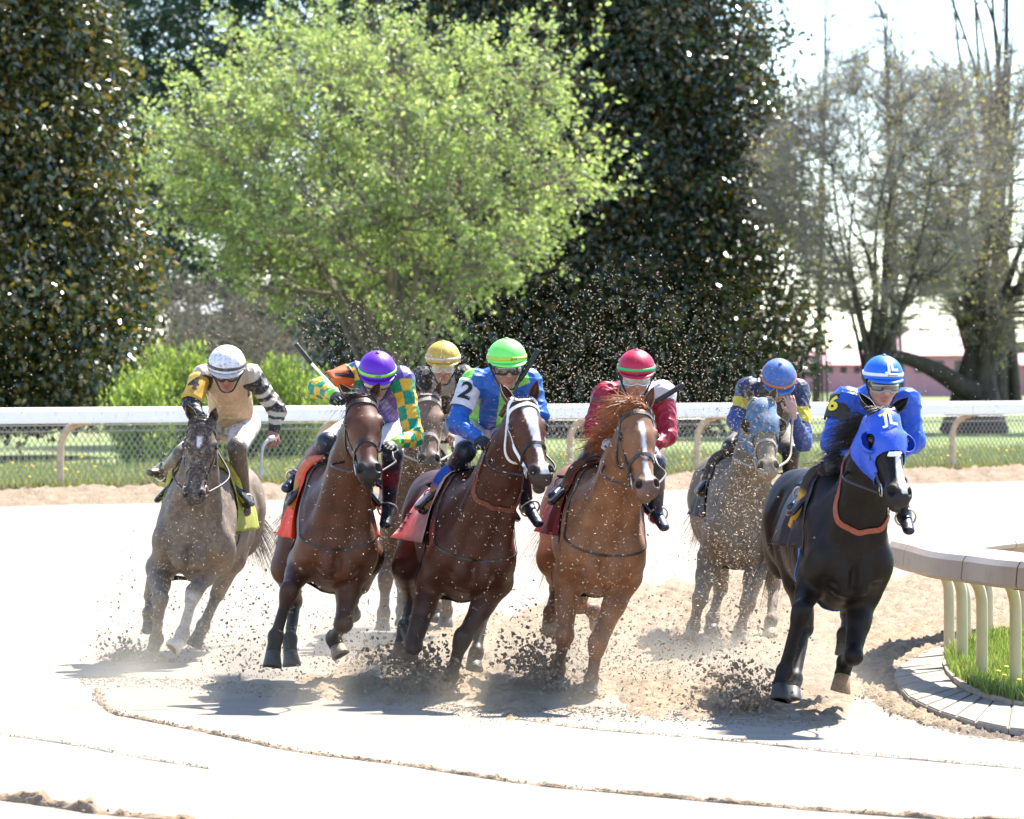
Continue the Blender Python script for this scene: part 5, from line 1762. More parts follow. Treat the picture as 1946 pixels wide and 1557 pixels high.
# ------------------------------------------------------------------ inner rail
M_RAILI = mat('white_plastic_rail', (.42, .315, .225), rough=.4, noise=(5, .06), mud=((.44, .35, .27), .3, 5))
M_POSTI = mat('cream_rail_post', (.50, .42, .25), rough=.3, spec=.5, noise=(8, .06), mud=((.45, .38, .26), .12, 8))
M_GASKET = mat('black_joint', (.015, .014, .013), rough=.6)
inner = thing('inner_rail', A(2.95, 27.6, 0), 'curved white inner rail with cream gooseneck posts beside the leading black horse', 'fence')
bases = [(3.62, 24.8), (3.24, 25.4), (3.11, 26.0), (2.97, 26.6), (2.95, 27.6), (2.99, 28.8), (3.28, 30.4), (3.52, 31.1), (3.88, 31.9), (4.5, 32.6), (5.3, 33.1)]
bpts = [A(x, y, -.17 * float(sstep((y - 28.2) / 2.2))) for x, y in bases]
cen = A(5.2, 28.7, 0)
rail_c = catmull([p + nrm((p - cen) * A(1, 1, 0)) * .26 for p in bpts], 10)
prof = [(-.15, .70), (-.165, .72), (-.155, .83), (-.13, .865), (.10, .895), (.15, .885), (.165, .86), (.16, .83), (.10, .80), (-.08, .74)]
cuts = [0, 9, 22, 40, 60, 78, len(rail_c) - 1]
# joints fall where the photograph shows them, about 1.1 m apart
for c0, c1 in zip(cuts[:-1], cuts[1:]):
    V, F = [], []
    pts = rail_c[c0:c1 + 1]
    m = len(prof)
    for i, p in enumerate(pts):
        gi = c0 + i
        t = nrm(rail_c[min(gi + 1, len(rail_c) - 1)] - rail_c[max(gi - 1, 0)])
        o_ = nrm(A(-t[1], t[0], 0)); o_ = o_ if np.dot(o_, p - cen) < 0 else -o_       # inward
        q = p + (t * .008 if i == 0 else (-t * .008 if i == len(pts) - 1 else 0))
        for a_, z_ in prof: V.append(q + o_ * a_ + A(0, 0, z_))
    for i in range(len(pts) - 1):
        for k in range(m): F.append((i * m + k, i * m + (k + 1) % m, (i + 1) * m + (k + 1) % m, (i + 1) * m + k))
    F += [tuple(range(m)), tuple((len(pts) - 1) * m + k for k in range(m - 1, -1, -1))]
    sg = obj('rail_segment', V, F, M_RAILI, inner, smooth=False)
    # dark bracket under each joint
    p = pts[0]; t = nrm(pts[1] - pts[0]); o_ = nrm(A(-t[1], t[0], 0)); o_ = o_ if np.dot(o_, p - cen) < 0 else -o_
    V, F = box(p + A(0, 0, .700) + o_ * .03, (t, o_, A(0, 0, 1)), (.16, .10, .012)); obj('joint_bracket', V, F, M_GASKET, sg)
    Vg = [p + o_ * a_ * .97 + A(0, 0, .79 + (z_ - .79) * .95) for a_, z_ in prof]
    V = [q - t * .006 for q in Vg] + [q + t * .006 for q in Vg]
    F = [(k, (k + 1) % m, m + (k + 1) % m, m + k) for k in range(m)] + [tuple(range(m)), tuple(range(2 * m - 1, m - 1, -1))]
    obj('gasket', V, F, M_GASKET, sg, smooth=False)
for p in bpts:
    out = nrm((p - cen) * A(1, 1, 0))
    pts = [p + A(0, 0, -.02), p + A(0, 0, .45), p + A(0, 0, .58) + out * .01, p + A(0, 0, .67) + out * .06, p + A(0, 0, .735) + out * .16]
    V, F = tube(catmull(pts, 5), .037, 14)
    obj('post', V, F, M_POSTI, inner)
# ------------------------------------------------------------------ trees and far things
M_BARK = mat('grey_brown_bark', (.19, .16, .13), rough=.95, noise=(5, .35), bump=(12, .8, .06))
M_TWIG = mat('pale_grey_bark', (.25, .225, .205), rough=.95, noise=(5, .3), bump=(12, .8, .06))
M_BARKD = mat('dark_bark', (.055, .045, .038), rough=.95, noise=(5, .35), bump=(12, .8, .06))
M_MAG = leaf_mat('glossy_magnolia_leaf', .27, 1.0, .22, (1.3, 1.4, .4))
M_SPRING = leaf_mat('spring_leaf', .45, .35, .45, (1.25, 1.25, .7))
M_BUD = leaf_mat('budding_leaf', .5, .3, .4, (1.2, 1.1, .7))
M_PINE = leaf_mat('pine_needles', .5, .3, .15)
M_SHRUB = leaf_mat('shrub_leaf', .5, .3, .45, (1.2, 1.2, .6))

def unit(r, n):
    v = r.normal(size=(n, 3)); return v / np.linalg.norm(v, axis=1)[:, None]
def un(v): return v / (np.linalg.norm(v, axis=1)[:, None] + 1e-9)

def leaves(name, pos, out, size, aspect, cols, m, parent, seed, droop=.4, spread=1.0, simple=False):
    r = np.random.default_rng(seed)
    n = len(pos)
    ax = un(out * .6 + unit(r, n) * spread - A(0, 0, droop))
    nn = un(np.cross(ax, unit(r, n)))
    sd = np.cross(nn, ax)
    s = np.reshape(size, (-1, 1)) * (.6 + .8 * r.random(n))[:, None]
    w = s * aspect
    fold = nn * w * .35
    if simple:
        V = np.stack([pos, pos + ax * s * .5 + sd * w, pos + ax * s, pos + ax * s * .5 - sd * w], 1)
        k = np.arange(n)[:, None] * 4
        F = k + np.array([[0, 1, 2, 3]])
        per = 4
    else:
        V = np.stack([pos, pos + ax * s * .35 + sd * w + fold, pos + ax * s * .75 + sd * w * .7 + fold * .6, pos + ax * s, pos + ax * s * .75 - sd * w * .7 + fold * .6, pos + ax * s * .35 - sd * w + fold], 1)
        k = np.arange(n)[:, None, None] * 6
        F = (k + np.array([[[0, 1, 2, 3], [0, 3, 4, 5]]])).reshape(-1, 4)
        per = 6
    cols = np.array(cols)
    c = cols[r.integers(0, len(cols), n)] * (.7 + .6 * r.random(n))[:, None]
    o = obj(name, V.reshape(-1, 3), F, m, parent, np.repeat(c, per, 0), smooth=False)
    return tag(o, kind='stuff')

def sticks(P0, P1, r0, r1, bend, r, sides=3):
    """many slim two-piece twigs at once"""
    n = len(P0)
    d = P1 - P0; u = un(d)
    a = un(np.cross(u, unit(r, n))); b = np.cross(u, a)
    mid = .5 * (P0 + P1) + bend
    V = []
    for c, rad in ((P0, r0), (mid, .5 * (r0 + r1)), (P1, r1)):
        for k in range(sides):
            q = 2 * math.pi * k / sides
            V.append(c + (a * math.cos(q) + b * math.sin(q)) * np.reshape(rad, (-1, 1)))
    V = np.stack(V, 1).reshape(-1, 3)
    F = []
    for s in range(2):
        for k in range(sides):
            F.append([s * sides + k, s * sides + (k + 1) % sides, (s + 1) * sides + (k + 1) % sides, (s + 1) * sides + k])
    F = (np.arange(n)[:, None, None] * 3 * sides + np.array(F)[None]).reshape(-1, 4)
    return V, F

def nearest_below(T, nodes, dz):
    """for each target, the nearest branch node that lies lower down"""
    out = np.empty(len(T), int)
    for i in range(0, len(T), 400):
        t = T[i:i + 400]
        D = ((t[:, None] - nodes[None]) ** 2).sum(-1)
        D = D + np.where(nodes[None, :, 2] > t[:, None, 2] - dz, 30, 0) + .0
        out[i:i + 400] = D.argmin(1)
    return out

def tree(name, base, env, n1, n2, n3, n4, r0, seed, label, bark, leaf=None, stems=3, parent_label=None, spread=.25, leafn=6, leafsize=.1, leafasp=.35, leafcols=None, leafm=None, group=None, leafjit=.14, rag=1.0, forkh=.35, taper=1.2, twig_m=None, shoots=0, low=.25, cat='tree', minr=.006):
    """trunk, limbs, twigs grown toward points of a crown (centre, radii); leaves round the twig ends"""
    r = np.random.default_rng(seed)
    c, R = np.asarray(env[0], float), np.asarray(env[1], float)
    t = thing(name, base, label, cat, group)
    def shell(n, lo, hi):
        v = unit(r, n)
        rad = lo + (hi - lo) * r.random(n) ** .5
        k = 1 + rag * (.10 * np.sin(v[:, 0] * 7 + seed) * np.sin(v[:, 2] * 6 + 1) + .08 * np.sin(v[:, 1] * 9 + v[:, 2] * 11) + .05 * np.sin(v[:, 0] * 17 + v[:, 2] * 13))
        return c + v * R * (rad * k)[:, None]
    mb = MB(); nodes, nrad = [], []
    T1 = shell(n1 * 3, .35, .75); T1 = T1[T1[:, 2] > c[2] - R[2] * .35][:n1]
    for i, q in enumerate(T1):
        st = base + A(r.normal() * spread, r.normal() * spread, 0)
        h = .25 + .5 * r.random()
        fork = base + A((q[0] - base[0]) * .10, (q[1] - base[1]) * .10, (c[2] - R[2] * .75 - base[2]) * forkh * (.6 + .8 * r.random()))
        mid = .5 * (fork + q) + A(0, 0, (q[2] - fork[2]) * .08) + r.normal(size=3) * .35
        p = catmull([st, fork, mid, q], 5)
        rad = [max(minr * 2, r0 * (.62 if stems > 1 else .9) * (1 - k / len(p)) ** taper + minr * 2) for k in range(len(p))]
        mb.add(*tube(p, rad, 7, False))
        nodes += p[4:]; nrad += rad[4:]
    if stems == 1:
        top = base + A(0, 0, (c[2] - R[2] * .95 - base[2]))
        mb.add(*tube(catmull([base - A(0, 0, .2), base + A(.05, 0, .4 * (top[2] - base[2])), top], 5), [r0 * 1.25] + [r0] * 9 + [r0 * .8], 12, False))
    T2 = shell(n2, .45, .95)
    nd = np.array(nodes); ia = nearest_below(T2, nd, .15)
    new, newr = [], []
    for i, q in enumerate(T2):
        a = nd[ia[i]]; ra = min(nrad[ia[i]] * .6, .05 + .0 * r0)
        mid = .5 * (a + q) + A(0, 0, -.08 * np.linalg.norm(q - a)) + r.normal(size=3) * .12
        p = catmull([a, mid, q], 3)
        rad = [ra * (1 - .75 * k / len(p)) + minr for k in range(len(p))]
        mb.add(*tube(p, rad, 5, False))
        new += p[2:]; newr += rad[2:]
    mb.build('trunk', bark, t, True)
    nd2 = np.array(nodes[::2] + new); nr2 = np.array(nrad[::2] + newr)
    T3 = shell(n3, .5, 1.05)
    ia = nearest_below(T3, nd2, .02)
    a = nd2[ia]
    d = T3 - a; L = np.linalg.norm(d, axis=1)
    far = np.minimum(1, 1.6 / (L + 1e-6)); T3 = a + d * far[:, None]
    V3, F3 = sticks(a, T3, np.minimum(nr2[ia] * .6, .014) + minr * .6, np.full(n3, minr * .6), r.normal(size=(n3, 3)) * .06 - A(0, 0, .03), r)
    base_n = .5 * (a + T3)
    src = np.concatenate([T3, base_n]); k = r.integers(0, len(src), n4)
    P0 = src[k]
    P1 = P0 + (unit(r, n4) + un(P0 - c) * .5 + A(0, 0, .25)) * (.18 + .3 * r.random(n4))[:, None]
    V4, F4 = sticks(P0, P1, np.full(n4, minr * .7), np.full(n4, minr * .4), r.normal(size=(n4, 3)) * .02, r)
    extra = None
    if shoots:               # long upright shoots that break the outline
        ks = r.integers(0, len(T3), shoots)
        S0 = T3[ks]; S1 = S0 + (un(S0 - c) * .7 + A(0, 0, .75) + unit(r, shoots) * .3) * (.35 + .75 * r.random(shoots))[:, None]
        V5, F5 = sticks(S0, S1, np.full(shoots, minr * 1.2), np.full(shoots, minr * .5), r.normal(size=(shoots, 3)) * .05, r)
        F4 = np.concatenate([F4, F5 + len(V4)]); V4 = np.concatenate([V4, V5])
        ke = r.integers(0, shoots, shoots * 26); extra = S0[ke] + (S1 - S0)[ke] * r.random((len(ke), 1))
    tag(obj('twigs', np.concatenate([V3, V4]), np.concatenate([F3, F4 + len(V3)]), twig_m or bark, t, smooth=False), kind='stuff')
    if leafm is not None:
        tips = np.concatenate([P1, T3, .5 * (P0 + P1)])
        dens = .5 + .5 * np.sin(tips[:, 0] * 2.3 + seed) * np.sin(tips[:, 2] * 2.9 + 1.3 * np.sin(tips[:, 1] * 1.7)) + .4 * np.sin(tips[:, 0] * 6.1 + tips[:, 2] * 5.3)
        dens = np.clip(dens, .12, 1.4); kk = r.choice(len(tips), leafn, p=dens / dens.sum())
        pos = tips[kk]
        if extra is not None: pos = np.concatenate([pos, extra])
        pos = pos + r.normal(size=pos.shape) * leafjit
        leaves('crown', pos, un(pos - c), leafsize, leafasp, leafcols, leafm, t, seed + 5, .25, 1.0)
    return t

def clump_tree(name, axis_px, Y, prof, label, seed, nclump, nleaf, leafsize, aspect, cols, m, group=None, cl=(.35, .7), squash=.8, bark=M_BARKD, droop=.5, inner=.3, trunk_r=.35, base_z=.5, fill=0):
    """evergreen with a solid skirted crown: profile = (image row, half width in pixels)"""
    r = np.random.default_rng(seed)
    ax = (axis_px - 973) * Y / FPX
    zs = np.array([CAMZ - (py - HOR) * Y / FPX for py, _ in prof]); rs = np.array([w * Y / FPX for _, w in prof])
    o = np.argsort(zs); zs, rs = zs[o], rs[o]
    t = thing(name, A(ax, Y, base_z), label, 'tree', group)
    top = zs[-1]
    V, F = tube(catmull([A(ax, Y, base_z - .2), A(ax + .1, Y, .5 * (base_z + top)), A(ax, Y, top * .93)], 6), [trunk_r * (1 - .9 * i / 12) for i in range(13)], 9, False)
    obj('trunk', V, F, bark, t)
    # weight heights by girth
    zz = np.linspace(zs[0], zs[-1], 400); rr = np.interp(zz, zs, rs)
    pz = (rr + .3) / (rr + .3).sum()
    cz = r.choice(zz, nclump, p=pz)
    an = r.random(nclump) * 6.283
    front = np.sin(an) > .35                      # fewer clumps on the far side
    an = np.where(front & (r.random(nclump) < .55), -an, an)
    crr = np.interp(cz, zs, rs) * (1 + .045 * np.sin(an * 5 + cz * 2.1) + .04 * np.sin(an * 3 - cz * 4.3) + .03 * r.normal(size=nclump))
    fac = np.where(r.random(nclump) < inner, .55 + .3 * r.random(nclump), .9 + .1 * r.random(nclump))
    cc = np.stack([ax + crr * fac * np.cos(an), Y + crr * fac * np.sin(an), cz], 1)
    cr = cl[0] + (cl[1] - cl[0]) * r.random(nclump)
    k = r.integers(0, nclump, nleaf)
    outc = un(np.stack([np.cos(an), np.sin(an), np.full(nclump, .35)], 1))
    dv = un(unit(r, nleaf) + outc[k] * .55)
    pos = cc[k] + dv * (cr[k] * (.55 + .45 * r.random(nleaf)))[:, None] * A(1, 1, squash)
    # the shaded inside of the crown, big loose leaves that stop the view through
    if fill:
        zq = r.choice(zz, fill, p=pz); aq = r.random(fill) * 6.283
        rq = np.interp(zq, zs, rs) * (.45 + .38 * r.random(fill))
        pos = np.concatenate([pos, np.stack([ax + rq * np.cos(aq), Y + rq * np.sin(aq), zq], 1)])
        dv = np.concatenate([dv, unit(r, fill)])
        leafsize = np.concatenate([np.full(nleaf, leafsize), np.full(fill, leafsize * 2.6)])
    leaves('crown', pos, dv, leafsize, aspect, cols, m, t, seed + 9, droop, .8)
    return t

MAGC = [(.032, .046, .014), (.042, .058, .016), (.026, .040, .014), (.052, .066, .018), (.034, .05, .016), (.15, .095, .018), (.19, .14, .028)]
MAGC2 = [(.027, .041, .014), (.034, .050, .016), (.023, .036, .014), (.028, .042, .018), (.042, .058, .018), (.13, .08, .018)]
clump_tree('magnolia_tree', -112, 72, [(-420, 120), (-250, 215), (-100, 265), (0, 285), (100, 310), (200, 315), (300, 330), (400, 358), (480, 378), (540, 388), (620, 385), (690, 372), (740, 340), (800, 300)],
           'tall dark glossy magnolia tree at the left edge with golden-brown leaf undersides', 41, 1700, 120000, .125, .28, MAGC, M_MAG, 'evergreen magnolia trees', inner=.42, fill=16000)
clump_tree('magnolia_tree', 1075, 100, [(-560, 90), (-350, 220), (-150, 320), (0, 350), (100, 372), (200, 390), (300, 402), (400, 418), (500, 440), (600, 452), (680, 440), (740, 400), (800, 350)],
           'very large dark magnolia tree behind the middle of the field of horses', 42, 2800, 170000, .14, .28, MAGC2, M_MAG, 'evergreen magnolia trees', (.5, 1.0), inner=.42, fill=36000)
clump_tree('pine_tree', 440, 128, [(-500, 120), (-300, 230), (-100, 300), (0, 300), (120, 285), (250, 260), (400, 200), (520, 190), (600, 150), (780, 80)],
           'dark soft-needled pine tree behind the pale green spring tree', 43, 460, 90000, .32, .09, [(.022, .05, .028), (.03, .062, .032), (.018, .04, .025), (.04, .075, .035)], M_PINE, None, (.7, 1.5), .45, M_BARKD, .2, .4, .4)
gb = P(742, 770, 84); gb[2] = .5
tree('spring_tree', gb, (P(684, 322, 84) , (4.2, 4.2, 2.78)), 18, 260, 2800, 11000, .20, 44, 'broad many-stemmed tree in fresh light green spring leaf behind the riders', M_BARK,
     leafn=34000, leafsize=.105, leafasp=.28, leafcols=[(.275, .355, .145), (.325, .405, .185), (.23, .31, .115), (.385, .445, .235), (.295, .355, .16)], leafm=M_SPRING, spread=.3, leafjit=.06, rag=2.1, shoots=420)
b1 = P(1662, 800, 94); b1[2] = .5
tree('budding_tree', b1, (P(1672, 350, 94), (2.7, 2.6, 3.0)), 12, 190, 4200, 17000, .19, 45, 'grey almost bare tree with a few yellow-green buds behind the blue helmets', M_BARKD,
     leafn=5000, leafsize=.075, leafasp=.32, leafcols=[(.36, .36, .12), (.38, .30, .13), (.30, .33, .12)], leafm=M_BUD, group='budding trees on the right', spread=.16, forkh=.45, taper=1.7, minr=.006, twig_m=M_TWIG)
b2 = P(1862, 815, 100); b2[2] = .5
tree('budding_tree', b2, (P(1905, 375, 100), (3.1, 3.0, 3.4)), 13, 190, 4200, 17000, .33, 46, 'thick-trunked bare tree at the right edge with a heavy low limb', M_BARKD,
     leafn=6000, leafsize=.08, leafasp=.32, leafcols=[(.36, .36, .12), (.38, .30, .13), (.30, .33, .12)], leafm=M_BUD, group='budding trees on the right', stems=1, spread=.25, forkh=.8, taper=1.6, minr=.006, twig_m=M_TWIG)
bt = [o for o in bpy.data.objects if o.get('label', '').startswith('thick-trunked')][0]
V, F = tube(catmull([P(1878, 752, 100), P(1830, 735, 99.6), P(1780, 705, 99), P(1735, 685, 98.5), P(1690, 672, 98)], 5), [.30 - .009 * i for i in range(21)], 9, False)
obj('limb', V, F, M_BARKD, bt)
# taller leafless trees farther back
for i, (px, Y, top, w) in enumerate(((1690, 165, -420, 2.2), (1905, 160, -500, 4.6), (1560, 170, -200, 2.6))):
    b = P(px, 700, Y); b[2] = .5
    tree('leafless_tree', b, (P(px, -60 + 30 * i, Y), (w * .8, w * .8, 7.5)), 6 if i != 1 else 12, 40, 500, 1200, (.09, .28, .06)[i], 50 + i,
         ('tall slim leafless tree with forked top against the white sky', 'tall massive leafless tree rising at the top right corner', 'thin twiggy leafless tree beside the dark magnolia')[i], M_BARKD, group='leafless trees far behind', spread=.3, minr=.010, forkh=.8, taper=1.3)
# bare brush on the left between the magnolia and the spring tree
for i, (px, Y, rx, rz) in enumerate(((400, 110, 2.3, 1.5), (560, 118, 2.6, 1.4), (300, 104, 1.6, 1.6))):
    b = P(px, 800, Y); b[2] = .5
    tree('bare_bush', b, (P(px, 640 - 8 * i, Y), (rx, 1.6, rz)), 9, 70, 700, 2200, .07, 60 + i,
         ('grey bare bush behind the white-helmet rider', 'grey bare bush behind the raised whip', 'grey bare bush at the edge of the left magnolia')[i], M_BARK, group='bare bushes on the left', cat='bush')
# bright upright shrubs just behind the fence
for i, (px, Y, rx, top) in enumerate(((270, 63, .40, 712), (345, 64, .62, 658), (430, 66, .60, 700), (540, 66, .55, 684), (605, 68, .32, 722))):
    r = np.random.default_rng(70 + i)
    b = P(px, 800, Y); b[2] = .5
    ztop = CAMZ - (top - HOR) * Y / FPX
    t = thing('shrub', b, ('low yellow-green shrub at the foot of the left magnolia', 'tallest bright yellow-green shrub left of the white helmet', 'bright yellow-green shrub hidden behind the white-helmet rider', 'bright yellow-green shrub below the raised whip', 'small dull green shrub behind the raised elbow')[i], 'shrub', 'bright shrubs behind the fence')
    n = 260
    P0 = b + np.stack([r.normal(size=n) * rx * .35, r.normal(size=n) * .3, np.zeros(n)], 1)
    hh = (ztop - .5) * (.65 + .4 * r.random(n)) * (1 - .35 * (np.abs(P0[:, 0] - b[0]) / rx) ** 2)
    P1 = P0 + np.stack([(P0[:, 0] - b[0]) * .9 + r.normal(size=n) * .08, r.normal(size=n) * .15, hh], 1)
    V, F = sticks(P0, P1, np.full(n, .008), np.full(n, .003), r.normal(size=(n, 3)) * .04, r)
    tag(obj('stems', V, F, M_STEM, t, smooth=False), kind='stuff')
    m_ = 6500
    k = r.integers(0, n, m_); q = r.random(m_) ** .6
    pos = P0[k] + (P1 - P0)[k] * q[:, None] + r.normal(size=(m_, 3)) * .045
    leaves('foliage', pos, np.tile(A(0, 0, 1), (m_, 1)), .09, .17, [(.19, .26, .06), (.24, .31, .08), (.15, .21, .05), (.28, .34, .11)], M_SHRUB, t, 80 + i, -.5, .7, True)

# far buildings
M_PINK = mat('pink_roof', (.62, .34, .37), rough=.7, noise=(.5, .08))
M_PINKW = mat('pink_wall', (.50, .24, .29), rough=.8, noise=(.5, .1))
M_GREYW = mat('pale_grey_wall', (.42, .41, .43), rough=.8, noise=(.3, .12))
M_TENT = mat('white_roof', (.8, .8, .8), rough=.6)
M_REDS = mat('red_sign', (.60, .05, .03), rough=.5)
M_WIN = mat('dark_window', (.03, .03, .04), rough=.2)
def barn(px0, px1, Y, eave, ridge_, ground, label, wallm, roofm, nwin=0, gable=False):
    x0, x1 = fx(px0, Y), fx(px1, Y)
    ze, zr, z0 = [CAMZ - (q - HOR) * Y / FPX for q in (eave, ridge_, ground)]
    t = thing('building', A(.5 * (x0 + x1), Y + 4, z0), label, 'building')
    V, F = box(A(.5 * (x0 + x1), Y + 4, .5 * (z0 - 1 + ze)), np.eye(3), ((x1 - x0) / 2, 4, (ze - z0 + 1) / 2)); obj('wall', V, F, wallm, t, smooth=False)
    e = .5
    V = [A(x0 - e, Y - e, ze - .1), A(x1 + e, Y - e, ze - .1), A(x1 + e, Y + 8 + e, ze - .1), A(x0 - e, Y + 8 + e, ze - .1), A(x0 + (1.5 if gable else 0), Y + 4, zr), A(x1 - (1.5 if gable else 0), Y + 4, zr)]
    obj('roof', V, [(0, 1, 5, 4), (2, 3, 4, 5), (1, 2, 5), (3, 0, 4), (3, 2, 1, 0)], roofm, t, smooth=False)
    for i in range(nwin):
        x = x0 + (x1 - x0) * (i + .5) / nwin
        V, F = box(A(x, Y - .02, .5 * (z0 + ze)), np.eye(3), ((x1 - x0) / nwin * .22, .05, (ze - z0) * .22)); obj('window', V, F, M_WIN, t, smooth=False)
    return t
barn(1690, 1880, 240, 672, 628, 722, 'pink-roofed building far behind the thick tree trunk', M_PINKW, M_PINK, 5, True)
barn(1512, 1668, 260, 690, 664, 716, 'long low pink building between the trunk and the magnolia', M_PINKW, M_PINK, 6)
barn(1880, 2060, 250, 690, 672, 722, 'low pink shed at the far right edge behind the trunk', M_PINKW, M_PINK, 3)
barn(330, 760, 210, 592, 570, 742, 'long pale grey building with a white roof behind the bare bushes', M_GREYW, M_TENT, 9)
t = thing('sign', P(460, 640, 205), 'red sign in front of the long white-roofed building', 'sign')
V, F = box(P(461, 588, 205), np.eye(3), (.42, .06, .35)); obj('panel', V, F, M_REDS, t, smooth=False)
pz = P(461, 605, 205); V, F = tube([A(pz[0], pz[1], .5), pz], .06, 8); obj('pole', V, F, M_BARK, t)
M_TYRE = mat('car_tyre', (.02, .02, .02), rough=.8)
def car(px, Y, colr, label):
    p = P(px, 722, Y); p[2] = .5
    t = thing('parked_car', p, label, 'car', 'cars parked far away')
    s = Solid()
    s.ell(p + A(0, 0, .62), np.eye(3), (2.1, .85, .38), k=.2); s.ell(p + A(-.15, 0, 1.05), np.eye(3), (1.15, .72, .42), k=.2)
    V, F, _ = s.mesh(.09); obj('body', V, F, mat('car_paint', colr, rough=.3, coat=.6), t)
    for sx in (-1.25, 1.25):
        for sy in (-.75, .75):
            V, F = tube([p + A(sx, sy - .1, .32), p + A(sx, sy + .1, .32)], .32, 14); obj('wheel', V, F, M_TYRE, t)
car(1548, 830, (.05, .05, .06), 'dark car parked far off beyond the fence, left of the black horse rider')
car(1772, 860, (.35, .03, .04), 'red car parked far off right of the leading rider')
# a belt of woods at the horizon
r = np.random.default_rng(99)
n = 9000
X = r.uniform(-420, 460, n); Y = r.uniform(1500, 1700, n)
hgt = 9 + 5 * np.sin(X * .05) + 3 * np.sin(X * .13 + 1)
pos = np.stack([X, Y, r.random(n) ** .8 * hgt + .5], 1)
w_ = leaves('distant_woods', pos, unit(r, n), 5.0, .4, [(.05, .07, .04), (.07, .08, .05), (.09, .08, .06)], M_BUD, None, 101, 0, 1.5, True)
# ------------------------------------------------------------------ flying dirt
def chips(name, pos, size, m, seed, curl=1.0, stretch=1.6):
    """curled shavings of fibre and sand: little bent strips"""
    r = np.random.default_rng(seed); n = len(pos)
    a = unit(r, n); b = un(np.cross(a, unit(r, n))); c = np.cross(a, b)
    L = (size * stretch * (.6 + .8 * r.random(n)))[:, None]; w = (size * (.13 + .2 * r.random(n)))[:, None]
    cv = L * curl * (.15 + .5 * r.random(n))[:, None]
    V = []
    for t, up in ((-.5, 0), (-.17, .8), (.17, .8), (.5, 0)):
        for s in (-1, 1):
            V.append(pos + a * L * t + c * cv * up * .6 + b * w * s * (.6 if abs(t) > .4 else 1))
    V = np.stack(V, 1).reshape(-1, 3)
    F = (np.arange(n)[:, None, None] * 8 + np.array([[[0, 1, 3, 2], [2, 3, 5, 4], [4, 5, 7, 6]]])).reshape(-1, 4)
    return tag(obj(name, V, F, m, smooth=False), kind='stuff')
OCT = np.array([(1, 0, 0), (-1, 0, 0), (0, 1, 0), (0, -1, 0), (0, 0, 1), (0, 0, -1), (.6, .6, .5), (-.6, .6, -.5), (.6, -.6, -.5), (-.6, -.6, .5)], float)
OCTF = None
def clods(name, pos, size, m, seed):
    global OCTF
    if OCTF is None:
        bm = bmesh.new()
        vs = [bm.verts.new(v) for v in OCT]
        bmesh.ops.convex_hull(bm, input=vs)
        bmesh.ops.triangulate(bm, faces=bm.faces[:])
        bm.verts.index_update()
        OCTF = np.array([[v.index for v in f.verts] for f in bm.faces]); bm.free()
    r = np.random.default_rng(seed); n = len(pos)
    k = len(OCT)
    V = OCT[None] * (.6 + .5 * r.random((n, k, 1))) + r.normal(size=(n, k, 3)) * .07
    a = unit(r, n); b = un(np.cross(a, unit(r, n))); c = np.cross(a, b)
    R = np.stack([a * 1.25, b, c * .75], 1)
    V = np.einsum('nkj,njl->nkl', V, R) * np.reshape(size, (-1, 1, 1)) * .5 + pos[:, None]
    F = (np.arange(n)[:, None, None] * k + OCTF[None]).reshape(-1, 3)
    return tag(obj(name, V.reshape(-1, 3), F, m, smooth=False), kind='stuff')
r = np.random.default_rng(500)
def spray(n, x0, x1, y0, y1, Y0, Y1, power=1.0):
    px = r.uniform(x0, x1, n); py = y0 + (y1 - y0) * r.random(n) ** power; Y = r.uniform(Y0, Y1, n)
    p = np.stack([(px - 973) * Y / FPX, Y, CAMZ - (py - HOR) * Y / FPX], 1)
    return p[p[:, 2] > .01]
def cloud(n, cx, cy, sx, sy, Y, sY):
    px = cx + r.normal(size=n) * sx; py = cy + r.normal(size=n) * sy; YY = Y + r.normal(size=n) * sY
    p = np.stack([(px - 973) * YY / FPX, YY, CAMZ - (py - HOR) * YY / FPX], 1)
    return p[p[:, 2] > .01]
# fine bright specks hanging in the air behind and between the riders
fine = np.concatenate([spray(1500, 560, 900, 560, 900, 28, 34), cloud(4200, 1080, 730, 160, 95, 30, 1.6), cloud(1500, 1330, 710, 110, 95, 31, 1.2), spray(700, 0, 420, 380, 800, 30, 36, .6),
                       cloud(500, 1150, 560, 140, 60, 31, 1.2), spray(260, 1400, 1946, 560, 900, 27, 33), spray(400, 380, 760, 560, 760, 29, 33), cloud(700, 1060, 870, 120, 60, 29, 1.)])
chips('flying_grit', fine, np.full(len(fine), .0085) * (.6 + .8 * r.random(len(fine))), M_CHIP, 501, .4, 1.5)
# shavings thrown up in front of the horses
sh5 = np.concatenate([cloud(2100, 1405, 960, 45, 110, 28.9, .3), cloud(1500, 1390, 1150, 60, 60, 28.8, .4)])
chips('flying_shavings', sh5, .0098 * (.5 + 1.0 * r.random(len(sh5)) ** 2), M_CHIP, 502)
sh = np.concatenate([cloud(800, 1150, 980, 60, 140, 24.8, .25), cloud(700, 1120, 1190, 60, 80, 24.8, .3), cloud(1000, 360, 960, 60, 110, 27.7, .25), cloud(900, 300, 1160, 40, 70, 27.9, .3), cloud(700, 800, 950, 30, 110, 29.6, .3),
                     cloud(500, 735, 1080, 30, 70, 29.8, .3), cloud(420, 920, 980, 60, 110, 24.9, .25), cloud(300, 650, 960, 60, 120, 25.1, .3)])
chips('fine_shavings', sh, .0062 * (.5 + 1.1 * r.random(len(sh)) ** 2), M_CHIP, 522)
